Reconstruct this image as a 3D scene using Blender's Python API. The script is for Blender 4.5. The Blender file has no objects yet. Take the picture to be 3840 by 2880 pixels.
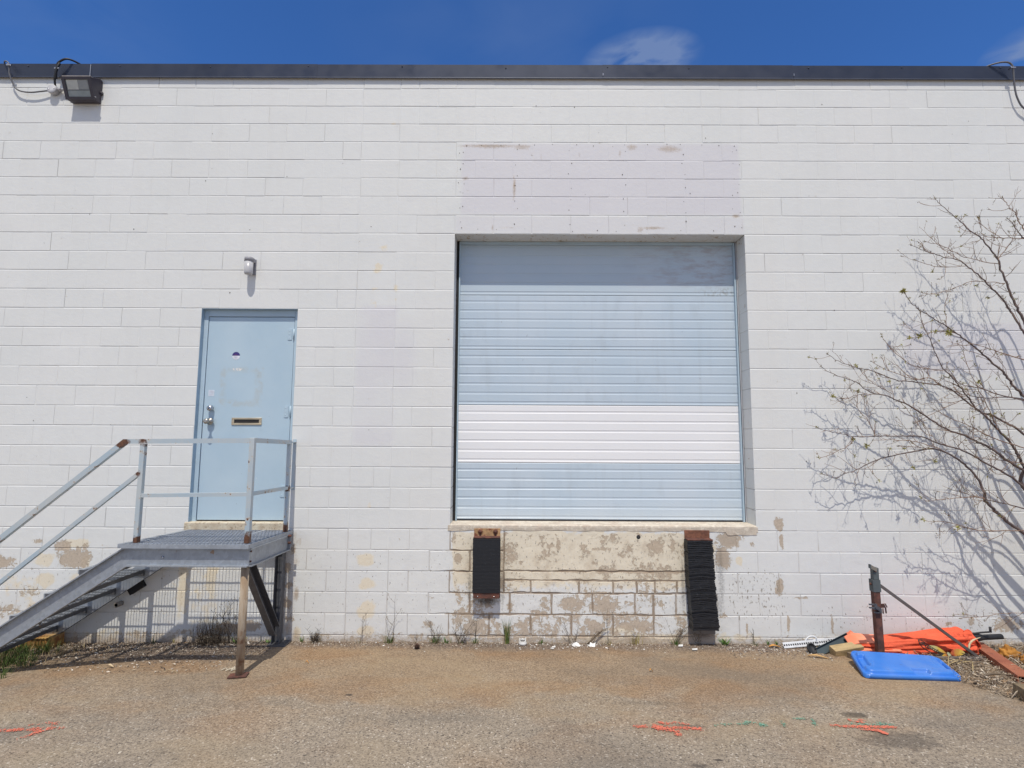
import bpy, bmesh, math, random
import numpy as np
from mathutils import Vector, Matrix

scene = bpy.context.scene
COL = scene.collection
PI = math.pi

# ------------------------------------------------------------------ camera
cam_d = bpy.data.cameras.new('camera')
cam = bpy.data.objects.new('camera', cam_d)
COL.objects.link(cam)
cam_d.sensor_width = 36.0
cam_d.lens = 18.281
cam_d.clip_start = 0.05
cam_d.clip_end = 3000.0
P_, Y_, R_ = 0.0993490573, 0.00353079856, -0.00500320079
_Rz = Matrix.Rotation(Y_, 3, 'Z')
_Rx = Matrix.Rotation(P_, 3, 'X')
_Rr = Matrix.Rotation(R_, 3, 'Y')
_R = _Rz @ _Rx @ _Rr
_M = Matrix((( _R[0][0], _R[0][2], -_R[0][1]),
             ( _R[1][0], _R[1][2], -_R[1][1]),
             ( _R[2][0], _R[2][2], -_R[2][1])))
cam.matrix_world = Matrix.Translation((1.21912, -5.21481, 1.91556)) @ _M.to_4x4()
scene.camera = cam

# ------------------------------------------------------------------ world, sun, exposure
SUN_EL = math.radians(64.5)
world = bpy.data.worlds.new('World')
scene.world = world
world.use_nodes = True
wn, wl = world.node_tree.nodes, world.node_tree.links
for n in list(wn): wn.remove(n)
w_out = wn.new('ShaderNodeOutputWorld'); w_bg = wn.new('ShaderNodeBackground')
sky = wn.new('ShaderNodeTexSky'); sky.sky_type = 'NISHITA'; sky.sun_disc = False
sky.sun_elevation = SUN_EL; sky.sun_rotation = math.radians(180.5)
sky.altitude = 200; sky.air_density = 0.75; sky.dust_density = 0.0; sky.ozone_density = 6.0
hs = wn.new('ShaderNodeHueSaturation'); hs.inputs['Saturation'].default_value = 1.0; hs.inputs['Hue'].default_value = 0.5
hs.inputs['Value'].default_value = 1.0
tint = wn.new('ShaderNodeMix'); tint.data_type = 'RGBA'; tint.blend_type = 'MULTIPLY'; tint.inputs[0].default_value = 1.0
wl.new(sky.outputs[0], tint.inputs[6]); tint.inputs[7].default_value = (0.53, 0.88, 1.24, 1)
wl.new(tint.outputs[2], hs.inputs['Color'])
tc = wn.new('ShaderNodeTexCoord')
mp = wn.new('ShaderNodeMapping'); mp.inputs['Scale'].default_value = (1, 1, 2.6)
wl.new(tc.outputs['Generated'], mp.inputs[0])
# thin cloud wisps of the sky itself
def cloud(center, rad, scale, seed, flat=1.0):
    vm = wn.new('ShaderNodeVectorMath'); vm.operation = 'DISTANCE'
    m2 = wn.new('ShaderNodeMapping'); m2.inputs['Scale'].default_value = (1, 1, flat); wl.new(tc.outputs['Generated'], m2.inputs[0])
    wl.new(m2.outputs[0], vm.inputs[0]); vm.inputs[1].default_value = (center[0], center[1], center[2]*flat)
    mr = wn.new('ShaderNodeMapRange'); mr.inputs[1].default_value = rad; mr.inputs[2].default_value = 0.0
    wl.new(vm.outputs['Value'], mr.inputs[0])
    nz = wn.new('ShaderNodeTexNoise'); nz.inputs['Scale'].default_value = scale; nz.inputs['Detail'].default_value = 6
    nz.inputs['Distortion'].default_value = 0.5; nz.noise_dimensions = '4D'; nz.inputs['W'].default_value = seed
    wl.new(mp.outputs[0], nz.inputs['Vector'])
    ad = wn.new('ShaderNodeMath'); ad.operation = 'MULTIPLY'
    r2 = wn.new('ShaderNodeMapRange'); r2.inputs[1].default_value = 0.36; r2.inputs[2].default_value = 0.7
    wl.new(nz.outputs[0], r2.inputs[0])
    wl.new(mr.outputs[0], ad.inputs[0]); wl.new(r2.outputs[0], ad.inputs[1])
    return ad.outputs[0]
def wmath(op, a, b):
    m = wn.new('ShaderNodeMath'); m.operation = op
    for i, v in enumerate((a, b)):
        if isinstance(v, (int, float)): m.inputs[i].default_value = v
        else: wl.new(v, m.inputs[i])
    return m.outputs[0]
def dirv(sx, sy):
    d = _R @ Vector(((sx-1920)/3840, 18.281/36, -(sy-1440)/3840)); return tuple(d.normalized())
c1 = cloud(dirv(2400, 240), 0.10, 14.0, 1.0, 2.4)
c2 = cloud(dirv(3860, 215), 0.055, 12.0, 4.0, 1.5)
c3 = cloud(dirv(200, 60), 0.16, 5.0, 2.5)
c4 = cloud(dirv(1900, 60), 0.30, 5.0, 7.7)
cs = wmath('ADD', wmath('ADD', wmath('MULTIPLY', c1, 2.6), wmath('MULTIPLY', c2, 2.0)), wmath('ADD', wmath('MULTIPLY', c3, 0.28), wmath('MULTIPLY', c4, 0.16)))
cs = wmath('MINIMUM', cs, 0.7)
mx = wn.new('ShaderNodeMix'); mx.data_type = 'RGBA'
wl.new(cs, mx.inputs[0]); wl.new(hs.outputs[0], mx.inputs[6]); mx.inputs[7].default_value = (1.5, 2.1, 3.6, 1)
# broken white cloud added out of view behind the camera as neutral fill light
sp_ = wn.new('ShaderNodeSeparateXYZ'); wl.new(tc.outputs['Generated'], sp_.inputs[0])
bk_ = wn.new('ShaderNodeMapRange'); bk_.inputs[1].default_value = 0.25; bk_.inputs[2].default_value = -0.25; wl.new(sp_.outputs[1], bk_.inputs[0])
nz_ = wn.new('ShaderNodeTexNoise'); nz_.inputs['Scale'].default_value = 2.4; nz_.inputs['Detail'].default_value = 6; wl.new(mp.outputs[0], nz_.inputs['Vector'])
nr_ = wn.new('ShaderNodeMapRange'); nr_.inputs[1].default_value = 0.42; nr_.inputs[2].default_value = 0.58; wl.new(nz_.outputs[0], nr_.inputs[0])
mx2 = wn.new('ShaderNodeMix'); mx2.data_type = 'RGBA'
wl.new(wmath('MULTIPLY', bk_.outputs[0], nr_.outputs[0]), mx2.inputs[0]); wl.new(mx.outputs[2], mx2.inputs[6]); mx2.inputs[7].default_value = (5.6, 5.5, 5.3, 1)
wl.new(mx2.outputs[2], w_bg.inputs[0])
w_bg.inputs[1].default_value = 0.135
wl.new(w_bg.outputs[0], w_out.inputs[0])

sun_d = bpy.data.lights.new('sun', 'SUN'); sun_d.energy = 3.65; sun_d.angle = math.radians(0.45); sun_d.color = (1.0, 0.935, 0.83)
sun = bpy.data.objects.new('sun', sun_d); COL.objects.link(sun)
sun.rotation_euler = (math.radians(90-64.5), 0, math.radians(-0.5)); sun.location = (0, -10, 20)

scene.view_settings.view_transform = 'Standard'
scene.view_settings.look = 'None'
scene.view_settings.gamma = 1.0
scene.view_settings.use_curve_mapping = False
scene.view_settings.exposure = 0.0
scene.render.resolution_x = 1024; scene.render.resolution_y = 768

# ------------------------------------------------------------------ material helpers
class MT:
    def __init__(s, name, base=(0.5, 0.5, 0.5), rough=0.6, metal=0.0, spec=0.5):
        s.m = bpy.data.materials.new(name); s.m.use_nodes = True
        s.n = s.m.node_tree.nodes; s.l = s.m.node_tree.links
        s.b = s.n['Principled BSDF']; s.out = s.n['Material Output']
        s.b.inputs['Base Color'].default_value = (*base, 1)
        s.b.inputs['Roughness'].default_value = rough
        s.b.inputs['Metallic'].default_value = metal
        s.b.inputs['Specular IOR Level'].default_value = spec
        s._tc = None
    def co(s, kind='Object'):
        if s._tc is None: s._tc = s.n.new('ShaderNodeTexCoord')
        return s._tc.outputs[kind]
    def set(s, sock, v):
        if hasattr(v, 'links') or isinstance(v, bpy.types.NodeSocket): s.l.new(v, sock)
        elif isinstance(v, (tuple, list)): sock.default_value = (*v, 1) if len(v) == 3 and len(sock.default_value) == 4 else v
        else: sock.default_value = v
    def map(s, scale=(1, 1, 1), loc=(0, 0, 0), kind='Object'):
        m = s.n.new('ShaderNodeMapping'); m.inputs['Scale'].default_value = scale; m.inputs['Location'].default_value = loc
        s.l.new(s.co(kind), m.inputs[0]); return m.outputs[0]
    def noise(s, scale, detail=4, vec=None, rough=0.55, dist=0.0):
        t = s.n.new('ShaderNodeTexNoise'); t.inputs['Scale'].default_value = scale; t.inputs['Detail'].default_value = detail
        t.inputs['Roughness'].default_value = rough; t.inputs['Distortion'].default_value = dist
        s.l.new(vec if vec is not None else s.co(), t.inputs['Vector']); return t.outputs[0]
    def voro(s, scale, vec=None, feat='F1', out='Distance'):
        t = s.n.new('ShaderNodeTexVoronoi'); t.inputs['Scale'].default_value = scale; t.feature = feat
        s.l.new(vec if vec is not None else s.co(), t.inputs['Vector']); return t.outputs[out]
    def math(s, op, a, b=0.0, clamp=False):
        m = s.n.new('ShaderNodeMath'); m.operation = op; m.use_clamp = clamp
        s.set(m.inputs[0], a); s.set(m.inputs[1], b); return m.outputs[0]
    def rng(s, v, a, b, c=0.0, d=1.0, smooth=False):
        m = s.n.new('ShaderNodeMapRange'); m.inputs[1].default_value = a; m.inputs[2].default_value = b
        m.inputs[3].default_value = c; m.inputs[4].default_value = d
        if smooth: m.interpolation_type = 'SMOOTHSTEP'
        s.l.new(v, m.inputs[0]); return m.outputs[0]
    def mix(s, f, a, b, mode='MIX'):
        m = s.n.new('ShaderNodeMix'); m.data_type = 'RGBA'; m.blend_type = mode
        s.set(m.inputs[0], f); s.set(m.inputs[6], a); s.set(m.inputs[7], b); return m.outputs[2]
    def attr(s, name):
        a = s.n.new('ShaderNodeAttribute'); a.attribute_name = name
        sp = s.n.new('ShaderNodeSeparateColor'); s.l.new(a.outputs['Color'], sp.inputs[0])
        return sp.outputs[0], sp.outputs[1], sp.outputs[2], a.outputs['Alpha']
    def sep(s, vec=None):
        sp = s.n.new('ShaderNodeSeparateXYZ'); s.l.new(vec if vec is not None else s.co(), sp.inputs[0]); return sp.outputs
    def color(s, v): s.set(s.b.inputs['Base Color'], v)
    def rough(s, v): s.set(s.b.inputs['Roughness'], v)
    def bump(s, h, strength=0.3, dist=0.01, normal=None):
        b = s.n.new('ShaderNodeBump'); b.inputs['Strength'].default_value = strength; b.inputs['Distance'].default_value = dist
        s.l.new(h, b.inputs['Height'])
        if normal is not None: s.l.new(normal, b.inputs['Normal'])
        s.l.new(b.outputs[0], s.b.inputs['Normal']); return b.outputs[0]

def simple(name, base, rough=0.6, metal=0.0, spec=0.5, var=0.12, scale=12, bump=0.15, bscale=80, second=None, thr=(0.5, 0.62), sscale=9):
    """a worn surface: tone variation, fine bump and (optionally) a second colour in patches"""
    t = MT(name, base, rough, metal, spec)
    n = t.noise(scale, 5)
    lo = tuple(c*(1-var) for c in base); hi = tuple(min(1, c*(1+var)) for c in base)
    c = t.mix(t.rng(n, 0.3, 0.7), lo, hi)
    if second is not None:
        n2 = t.noise(sscale, 8, rough=0.65)
        f = t.rng(n2, thr[0], thr[1])
        c = t.mix(f, c, second)
        t.rough(t.rng(n2, thr[0], thr[1], rough, 0.85))
    t.color(c)
    if bump: t.bump(t.noise(bscale, 4), bump, 0.004)
    return t.m

# ------------------------------------------------------------------ mesh helpers
def meta(o, label=None, cat=None, group=None, kind=None):
    if label: o['label'] = label
    if cat: o['category'] = cat
    if group: o['group'] = group
    if kind: o['kind'] = kind
    return o
def thing(name, label, cat, loc=(0, 0, 0), group=None):
    o = bpy.data.objects.new(name, None); COL.objects.link(o); o.location = loc
    o.empty_display_size = 0.1
    return meta(o, label, cat, group)
def link(name, me, parent=None, loc=None):
    o = bpy.data.objects.new(name, me); COL.objects.link(o)
    if parent is not None:
        o.parent = parent
        p = parent; off = Vector((0, 0, 0))
        while p is not None: off += Vector(p.location); p = p.parent
        if loc is None: o.location = -off        # geometry written in world space
        else: o.location = Vector(loc)-off
    elif loc is not None: o.location = loc
    return o
class MB:
    """collects shapes (world space) into one mesh"""
    def __init__(s): s.bm = bmesh.new(); s.mats = []
    def mi(s, mat):
        if mat is None: return 0
        if mat not in s.mats: s.mats.append(mat)
        return s.mats.index(mat)
    def box(s, a, b, mat=None, bev=0.0, M=None):
        i = s.mi(mat)
        x0, y0, z0 = a; x1, y1, z1 = b
        vs = [s.bm.verts.new(p) for p in ((x0,y0,z0),(x1,y0,z0),(x1,y1,z0),(x0,y1,z0),(x0,y0,z1),(x1,y0,z1),(x1,y1,z1),(x0,y1,z1))]
        fs = [s.bm.faces.new([vs[k] for k in q]) for q in ((3,2,1,0),(4,5,6,7),(0,1,5,4),(1,2,6,5),(2,3,7,6),(3,0,4,7))]
        for f in fs: f.material_index = i
        if M is not None: bmesh.ops.transform(s.bm, matrix=M, verts=vs)
        if bev > 0:
            es = list({e for f in fs for e in f.edges})
            r = bmesh.ops.bevel(s.bm, geom=es, offset=bev, segments=2, affect='EDGES', profile=0.5)
            for f in r['faces']: f.material_index = i; f.smooth = True
        return s
    def prism(s, pts, axis, a, b, mat=None, bev=0.0):
        """closed 2-D outline pts swept along axis from a to b (axis 'x','y','z')"""
        i = s.mi(mat)
        def P(p, t):
            if axis == 'x': return (t, p[0], p[1])
            if axis == 'y': return (p[0], t, p[1])
            return (p[0], p[1], t)
        A = [s.bm.verts.new(P(p, a)) for p in pts]; B = [s.bm.verts.new(P(p, b)) for p in pts]
        n = len(pts); fs = []
        for k in range(n): fs.append(s.bm.faces.new((A[k], A[(k+1) % n], B[(k+1) % n], B[k])))
        fs.append(s.bm.faces.new(A[::-1])); fs.append(s.bm.faces.new(B))
        for f in fs: f.material_index = i
        bmesh.ops.recalc_face_normals(s.bm, faces=fs)
        if bev > 0:
            es = list({e for f in fs for e in f.edges})
            r = bmesh.ops.bevel(s.bm, geom=es, offset=bev, segments=2, affect='EDGES', profile=0.5)
            for f in r['faces']: f.material_index = i
        return s
    def sweep(s, pts, prof, mat=None, up=(0, 0, 1), cap=True, scales=None, smooth=False, closed_prof=True):
        """profile (list of (side, up)) swept along a polyline with mitred frames"""
        i = s.mi(mat); pts = [Vector(p) for p in pts]; n = len(pts); rings = []
        up = Vector(up)
        for k, p in enumerate(pts):
            t = (pts[min(k+1, n-1)]-pts[max(k-1, 0)]).normalized()
            sd = t.cross(up)
            if sd.length < 1e-4: sd = t.cross(Vector((0, 1, 0.01)))
            sd.normalize(); u = sd.cross(t).normalized()
            if 0 < k < n-1:
                t1 = (p-pts[k-1]).normalized(); mit = 1/max(0.3, t1.dot(t))
            else: mit = 1
            sc = scales[k] if scales else 1.0
            rings.append([s.bm.verts.new(p+sd*(q[0]*sc)+u*(q[1]*sc*mit)) for q in prof])
        m = len(prof); fs = []
        for k in range(n-1):
            for j in range(m if closed_prof else m-1):
                f = s.bm.faces.new((rings[k][j], rings[k][(j+1) % m], rings[k+1][(j+1) % m], rings[k+1][j])); f.smooth = smooth; fs.append(f)
        if cap and closed_prof:
            fs.append(s.bm.faces.new(rings[0][::-1])); fs.append(s.bm.faces.new(rings[-1]))
        for f in fs: f.material_index = i
        return s
    def tube(s, pts, r, mat=None, seg=10, r1=None, cap=True):
        pts = [Vector(p) for p in pts]; n = len(pts)
        prof = [(math.cos(2*PI*k/seg), math.sin(2*PI*k/seg)) for k in range(seg)]
        if callable(r): sc = [r(k/(n-1)) for k in range(n)]
        else: sc = [r+((r1 if r1 is not None else r)-r)*k/(n-1) for k in range(n)]
        d = (pts[-1]-pts[0]); up = (0, 0, 1) if abs(d.normalized().z) < 0.9 else (0, 1, 0)
        return s.sweep(pts, prof, mat, up=up, cap=cap, scales=sc, smooth=True)
    def sq(s, pts, w, h=None, mat=None, up=(0, 0, 1)):
        h = h or w; prof = [(-w/2, -h/2), (w/2, -h/2), (w/2, h/2), (-w/2, h/2)]
        return s.sweep(pts, prof, mat, up=up)
    def lathe(s, prof, center, axis='z', seg=24, mat=None, M=None, smooth=True):
        """prof: list of (r, t)"""
        i = s.mi(mat); rings = []; c = Vector(center)
        for r, t in prof:
            ring = []
            for k in range(seg):
                a = 2*PI*k/seg; x, y = r*math.cos(a), r*math.sin(a)
                if axis == 'z': v = Vector((x, y, t))
                elif axis == 'y': v = Vector((x, t, y))
                else: v = Vector((t, x, y))
                ring.append(s.bm.verts.new((M @ v if M else v)+c))
            rings.append(ring)
        fs = []
        for k in range(len(rings)-1):
            for j in range(seg):
                f = s.bm.faces.new((rings[k][j], rings[k][(j+1) % seg], rings[k+1][(j+1) % seg], rings[k+1][j])); f.smooth = smooth; fs.append(f)
        fs.append(s.bm.faces.new(rings[0][::-1])); fs.append(s.bm.faces.new(rings[-1]))
        for f in fs: f.material_index = i
        bmesh.ops.recalc_face_normals(s.bm, faces=fs)
        return s
    def quad(s, *p, mat=None):
        f = s.bm.faces.new([s.bm.verts.new(q) for q in p]); f.material_index = s.mi(mat); return f
    def build(s, name, parent=None, mat=None, solidify=0, sub=0, smooth=None):
        me = bpy.data.meshes.new(name)
        s.bm.normal_update(); s.bm.to_mesh(me); s.bm.free()
        ms = s.mats if s.mats else [mat]
        for m in ms: me.materials.append(m)
        if smooth is True: me.shade_smooth()
        o = link(name, me, parent)
        if solidify:
            md = o.modifiers.new('solid', 'SOLIDIFY'); md.thickness = solidify; md.offset = 0
        if sub:
            md = o.modifiers.new('sub', 'SUBSURF'); md.levels = sub; md.render_levels = sub
        return o
def npmesh(name, V, F, mats, parent=None, attrs=None, smooth=False, mi=None):
    me = bpy.data.meshes.new(name)
    V = np.asarray(V, dtype=np.float32); F = np.asarray(F, dtype=np.int32)
    me.vertices.add(len(V)); me.vertices.foreach_set('co', V.ravel())
    me.loops.add(F.size); me.loops.foreach_set('vertex_index', F.ravel())
    me.polygons.add(len(F)); k = F.shape[1]
    me.polygons.foreach_set('loop_start', np.arange(0, F.size, k, dtype=np.int32))
    me.polygons.foreach_set('loop_total', np.full(len(F), k, dtype=np.int32))
    me.polygons.foreach_set('use_smooth', np.full(len(F), smooth))
    for m in mats: me.materials.append(m)
    if mi is not None: me.polygons.foreach_set('material_index', np.asarray(mi, dtype=np.int32))
    me.update(calc_edges=True)
    if attrs:
        for an, arr in attrs.items():
            a = me.color_attributes.new(an, 'FLOAT_COLOR', 'POINT'); a.data.foreach_set('color', np.asarray(arr, dtype=np.float32).ravel())
    me.validate()
    return link(name, me, parent)
def crs(pts, n=6):
    """Catmull-Rom resample"""
    P = [Vector(p) for p in pts]
    if len(P) < 3: return P
    P = [P[0]*2-P[1]]+P+[P[-1]*2-P[-2]]; out = []
    for k in range(1, len(P)-2):
        for j in range(n):
            t = j/n
            out.append(0.5*((2*P[k])+(-P[k-1]+P[k+1])*t+(2*P[k-1]-5*P[k]+4*P[k+1]-P[k+2])*t*t+(-P[k-1]+3*P[k]-3*P[k+1]+P[k+2])*t**3))
    out.append(P[-2]); return out

# numpy noise
def _h(i, j, s):
    n = (i.astype(np.int64)*374761393+j.astype(np.int64)*668265263+s*974711) & 0x7fffffff
    n = ((n ^ (n >> 13))*1274126177) & 0x7fffffff
    return ((n ^ (n >> 16)) & 0xffff)/65535.0
def vn(x, y, s=0):
    xi = np.floor(x); yi = np.floor(y); fx = x-xi; fy = y-yi
    fx = fx*fx*(3-2*fx); fy = fy*fy*(3-2*fy); xi = xi.astype(int)+5000; yi = yi.astype(int)+5000
    a = _h(xi, yi, s); b = _h(xi+1, yi, s); c = _h(xi, yi+1, s); d = _h(xi+1, yi+1, s)
    return (a*(1-fx)+b*fx)*(1-fy)+(c*(1-fx)+d*fx)*fy
def fbm(x, y, s=0, o=4):
    v = 0; a = 0.5; t = 0
    for k in range(o): v = v+a*vn(x*2**k, y*2**k, s+k*17); t += a; a *= 0.55
    return v/t

def gz(x, y):
    """height of the paved yard: falls gently towards the wall"""
    yy = np.clip(np.asarray(y, dtype=float), -6.0, 0.0); x = np.asarray(x, dtype=float)
    z = -0.063-0.068*yy
    z = z-0.03*np.clip((-1.2-x)/1.6, 0, 1)*np.clip((yy+0.7)/0.7, 0, 1)
    near = np.clip((x+5)/.5, 0, 1)*np.clip((8-x)/.5, 0, 1)*np.clip(-yy*2, .2, 1)*np.clip((yy+5.6)/.5, 0, 1)
    return z+(fbm(x*1.3, yy*1.3, 5)-0.5)*0.012*near
def G(x, y): return float(gz(np.array([float(x)]), np.array([float(y)]))[0])
# ================================================================== THE SETTING: yard
def make_yard():
    t = MT('asphalt', rough=0.92, spec=0.25)
    co = t.co()
    X, Yc, Z = t.sep()
    big = t.noise(0.9, 5, dist=0.4); mid = t.noise(4.5, 5)
    grain = t.voro(105, out='Color'); gs = t.n.new('ShaderNodeSeparateColor'); t.l.new(grain, gs.inputs[0])
    gv = gs.outputs[0]
    base = t.mix(t.rng(gv, 0.05, 0.95), (0.170, 0.141, 0.107), (0.372, 0.311, 0.240))
    base = t.mix(t.rng(t.noise(230, 2), 0.45, 0.75), base, (0.40, 0.335, 0.26))
    # bright and dark stones
    base = t.mix(t.rng(gs.outputs[1], 0.95, 0.975), base, (0.54, 0.48, 0.40))
    base = t.mix(t.rng(gs.outputs[2], 0.91, 0.96, 0, 0.75), base, (0.055, 0.048, 0.044))
    # dusty tan wash along the wall, darker old patches further out
    wash = t.math('MULTIPLY', t.rng(t.math('ADD', Yc, t.rng(mid, 0.2, 0.8, -0.45, 0.45)), -1.75, -0.75, 0, 1, True), t.rng(big, 0.28, 0.6, 0.55, 1.0))
    dust = t.mix(t.rng(gv, 0, 1), (0.185, 0.122, 0.068), (0.40, 0.28, 0.165))
    base = t.mix(t.math('MULTIPLY', wash, 0.72), base, dust)
    rust = t.math('MULTIPLY', t.rng(t.noise(1.3, 5, t.map(scale=(1, 1.7, 1), loc=(7, 3, 0)), dist=0.5), 0.48, 0.66), t.rng(Yc, -2.0, -0.9, 0.4, 1.0))
    base = t.mix(t.math('MULTIPLY', rust, 0.55), base, t.mix(gv, (0.19, 0.10, 0.042), (0.38, 0.225, 0.11)))
    # grit strip right at the wall foot
    yg = t.math('ADD', Yc, t.rng(X, -1.0, -1.4, 0, .34))
    grit = t.rng(t.math('ADD', yg, t.rng(mid, 0.2, 0.8, -0.09, 0.09)), -0.24, -0.09)
    base = t.mix(t.math('MULTIPLY', grit, 0.75), base, t.mix(t.rng(gv, 0.2, 0.9), (0.075, 0.055, 0.043), (0.26, 0.205, 0.165)))
    # oil blotches
    dk = t.rng(t.noise(1.15, 5, t.map(loc=(3.3, 1.7, 0)), dist=0.3), 0.60, 0.72)
    base = t.mix(t.math('MULTIPLY', dk, t.rng(Yc, -1.0, -1.5, 0, 0.38)), base, (0.085, 0.075, 0.07))
    for (bx, by, rx, ry, k) in ((3.55, -1.46, 0.10, 0.05, 0.75), (3.62, -1.80, 0.25, 0.12, 0.5), (2.35, -1.64, 0.12, 0.03, 0.5), (2.2, -1.30, 0.3, 0.03, 0.25), (0.02, -1.2, 0.035, 0.02, 0.9), (2.40, -2.04, 0.03, 0.012, 0.9), (2.27, -2.1, 0.06, 0.02, 0.7)):
        mpn = t.map(scale=(1/rx, 1/ry, 0), loc=(-bx/rx, -by/ry, 0))
        ln = t.n.new('ShaderNodeVectorMath'); ln.operation = 'LENGTH'; t.l.new(mpn, ln.inputs[0])
        f = t.rng(t.math('ADD', ln.outputs['Value'], t.rng(t.noise(22, 4), 0.2, 0.8, -0.5, 0.5)), 1.1, 0.6, 0, k)
        base = t.mix(f, base, (0.05, 0.043, 0.038))
    base = t.mix(t.rng(big, 0.3, 0.7, 0, 0.25), base, (0.13, 0.11, 0.095))
    t.color(base)
    soft = t.noise(0.55, 4, t.map(scale=(1, 1.8, 1), loc=(1.3, 4.1, 0)), dist=.6)
    base = t.mix(t.rng(soft, .48, .66, 0, .42), base, (0.125, 0.112, 0.098))
    base = t.mix(t.rng(soft, .46, .34, 0, .30), base, (0.36, 0.28, 0.175))
    t.color(base)
    h = t.math('ADD', t.math('MULTIPLY', t.voro(125), -0.9), t.math('MULTIPLY', t.noise(260, 3), 0.5))
    t.bump(h, 0.5, 0.006)
    def axis(lo, a, b, hi, step, nout):
        inn = np.arange(a, b+1e-6, step)
        l = a-np.geomspace(0.3, a-lo, nout)[::-1]; r = b+np.geomspace(0.3, hi-b, nout)
        return np.concatenate([l, inn, r])
    xs = axis(-1200, -5.0, 8.0, 1200, 0.06, 16); ys = axis(-1200, -5.6, 0.0, 1200, 0.06, 16)
    Xg, Yg = np.meshgrid(xs, ys); Zg = gz(Xg, Yg)
    V = np.stack([Xg.ravel(), Yg.ravel(), Zg.ravel()], 1); nx = len(xs); ny = len(ys)
    i = np.arange(nx*ny).reshape(ny, nx)
    F = np.stack([i[:-1, :-1].ravel(), i[:-1, 1:].ravel(), i[1:, 1:].ravel(), i[1:, :-1].ravel()], 1)
    o = npmesh('ground', V, F, [t.m], smooth=True)
    meta(o, kind='structure')
make_yard()

# ================================================================== THE BUILDING
bld = thing('warehouse', 'long white painted concrete block warehouse with blue loading door and dark roof edge', 'building', (0, 0, 0))

def make_wall_mat():
    t = MT('painted_block', rough=0.62, spec=0.35)
    peel, cream, dirt, lav = t.attr('wear')
    soot, chips, jdirt, rnd = t.attr('wear_fine')
    n1 = t.noise(1.1, 4); n2 = t.noise(14, 6, dist=0.3); n3 = t.noise(55, 6, rough=0.65)
    paint = t.mix(t.rng(n1, 0.3, 0.7), (0.680, 0.698, 0.690), (0.725, 0.735, 0.726))
    paint = t.mix(t.rng(rnd, 0, 1, 0, 0.42), paint, (0.70, 0.685, 0.645))
    paint = t.mix(t.rng(n2, 0.35, 0.75, 0, 0.18), paint, (0.60, 0.615, 0.63))
    # vertical faint run marks
    st = t.noise(1.0, 5, t.map(scale=(9, 9, 0.7)))
    paint = t.mix(t.rng(st, 0.5, 0.8, 0, 0.15), paint, (0.60, 0.59, 0.56))
    paint = t.mix(t.math('MULTIPLY', lav, 0.8), paint, (0.63, 0.615, 0.655))
    # cream coat showing
    cm = t.rng(t.math('ADD', cream, t.rng(n2, 0.2, 0.8, -0.32, 0.32)), 0.40, 0.62)
    creamc = t.mix(t.rng(n3, 0.3, 0.7), (0.70, 0.60, 0.43), (0.77, 0.70, 0.56))
    paint = t.mix(t.math('MULTIPLY', cm, 0.8), paint, creamc)
    # rust/brown dirt
    dm = t.rng(t.math('ADD', dirt, t.rng(n3, 0.2, 0.8, -0.3, 0.3)), 0.3, 0.9)
    dcol = t.mix(t.rng(n2, 0.3, 0.7), (0.42, 0.29, 0.17), (0.34, 0.27, 0.20))
    paint = t.mix(t.math('MULTIPLY', dm, 0.75), paint, dcol)
    # peeled to bare block
    n4 = t.noise(24, 9, rough=0.72, dist=0.6)
    pn = t.math('ADD', t.rng(n2, 0.25, 0.75, -0.22, 0.22), t.rng(n4, 0.28, 0.72, -0.52, 0.52))
    pv = t.math('ADD', peel, pn)
    pm = t.rng(pv, 0.50, 0.56, 0, .88)
    edge = t.math('MULTIPLY', t.rng(pv, 0.44, 0.50), t.math('SUBTRACT', 1.0, pm))
    bare = t.mix(t.rng(n3, 0.3, 0.7), (0.36, 0.285, 0.21), (0.54, 0.445, 0.345))
    bare = t.mix(t.rng(t.noise(140, 3), 0.55, 0.8, 0, 0.6), bare, (0.52, 0.46, 0.37))
    c = t.mix(t.math('MULTIPLY', edge, 0.45), paint, (0.74, 0.67, 0.52))
    c = t.mix(pm, c, bare)
    # small vertical paint chips
    cn = t.noise(1.0, 5, t.map(scale=(58, 58, 26)), rough=0.6)
    cm2 = t.rng(t.math('ADD', cn, t.math('MULTIPLY', chips, 0.27)), 0.80, 0.84)
    cm2 = t.math('MULTIPLY', cm2, t.rng(chips, 0.02, 0.1))
    c = t.mix(t.math('MULTIPLY', cm2, 0.85), c, (0.25, 0.22, 0.18))
    # dirt held in the joints
    c = t.mix(t.math('MULTIPLY', jdirt, 0.9), c, (0.27, 0.205, 0.15))
    # soot / rubber smear
    sm = t.rng(t.math('ADD', soot, t.rng(n3, 0.2, 0.8, -0.35, 0.35)), 0.25, 0.95)
    c = t.mix(t.math('MULTIPLY', sm, 0.85), c, (0.05, 0.046, 0.045))
    t.color(c)
    t.rough(t.rng(pm, 0, 1, 0.6, 0.95))
    h = t.math('ADD', t.math('MULTIPLY', t.noise(120, 5), 0.45), t.math('ADD', t.math('MULTIPLY', pm, -1.5), t.math('MULTIPLY', edge, .7)))
    h = t.math('ADD', h, t.math('MULTIPLY', cm2, -0.6))
    h = t.math('ADD', h, t.math('MULTIPLY', t.noise(26, 4), 0.55))
    t.bump(h, 0.5, 0.0040)
    return t.m
M_WALL = make_wall_mat()
M_HOLE = simple('anchor_hole', (0.10, 0.085, 0.07), 0.9, bump=0)

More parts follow.
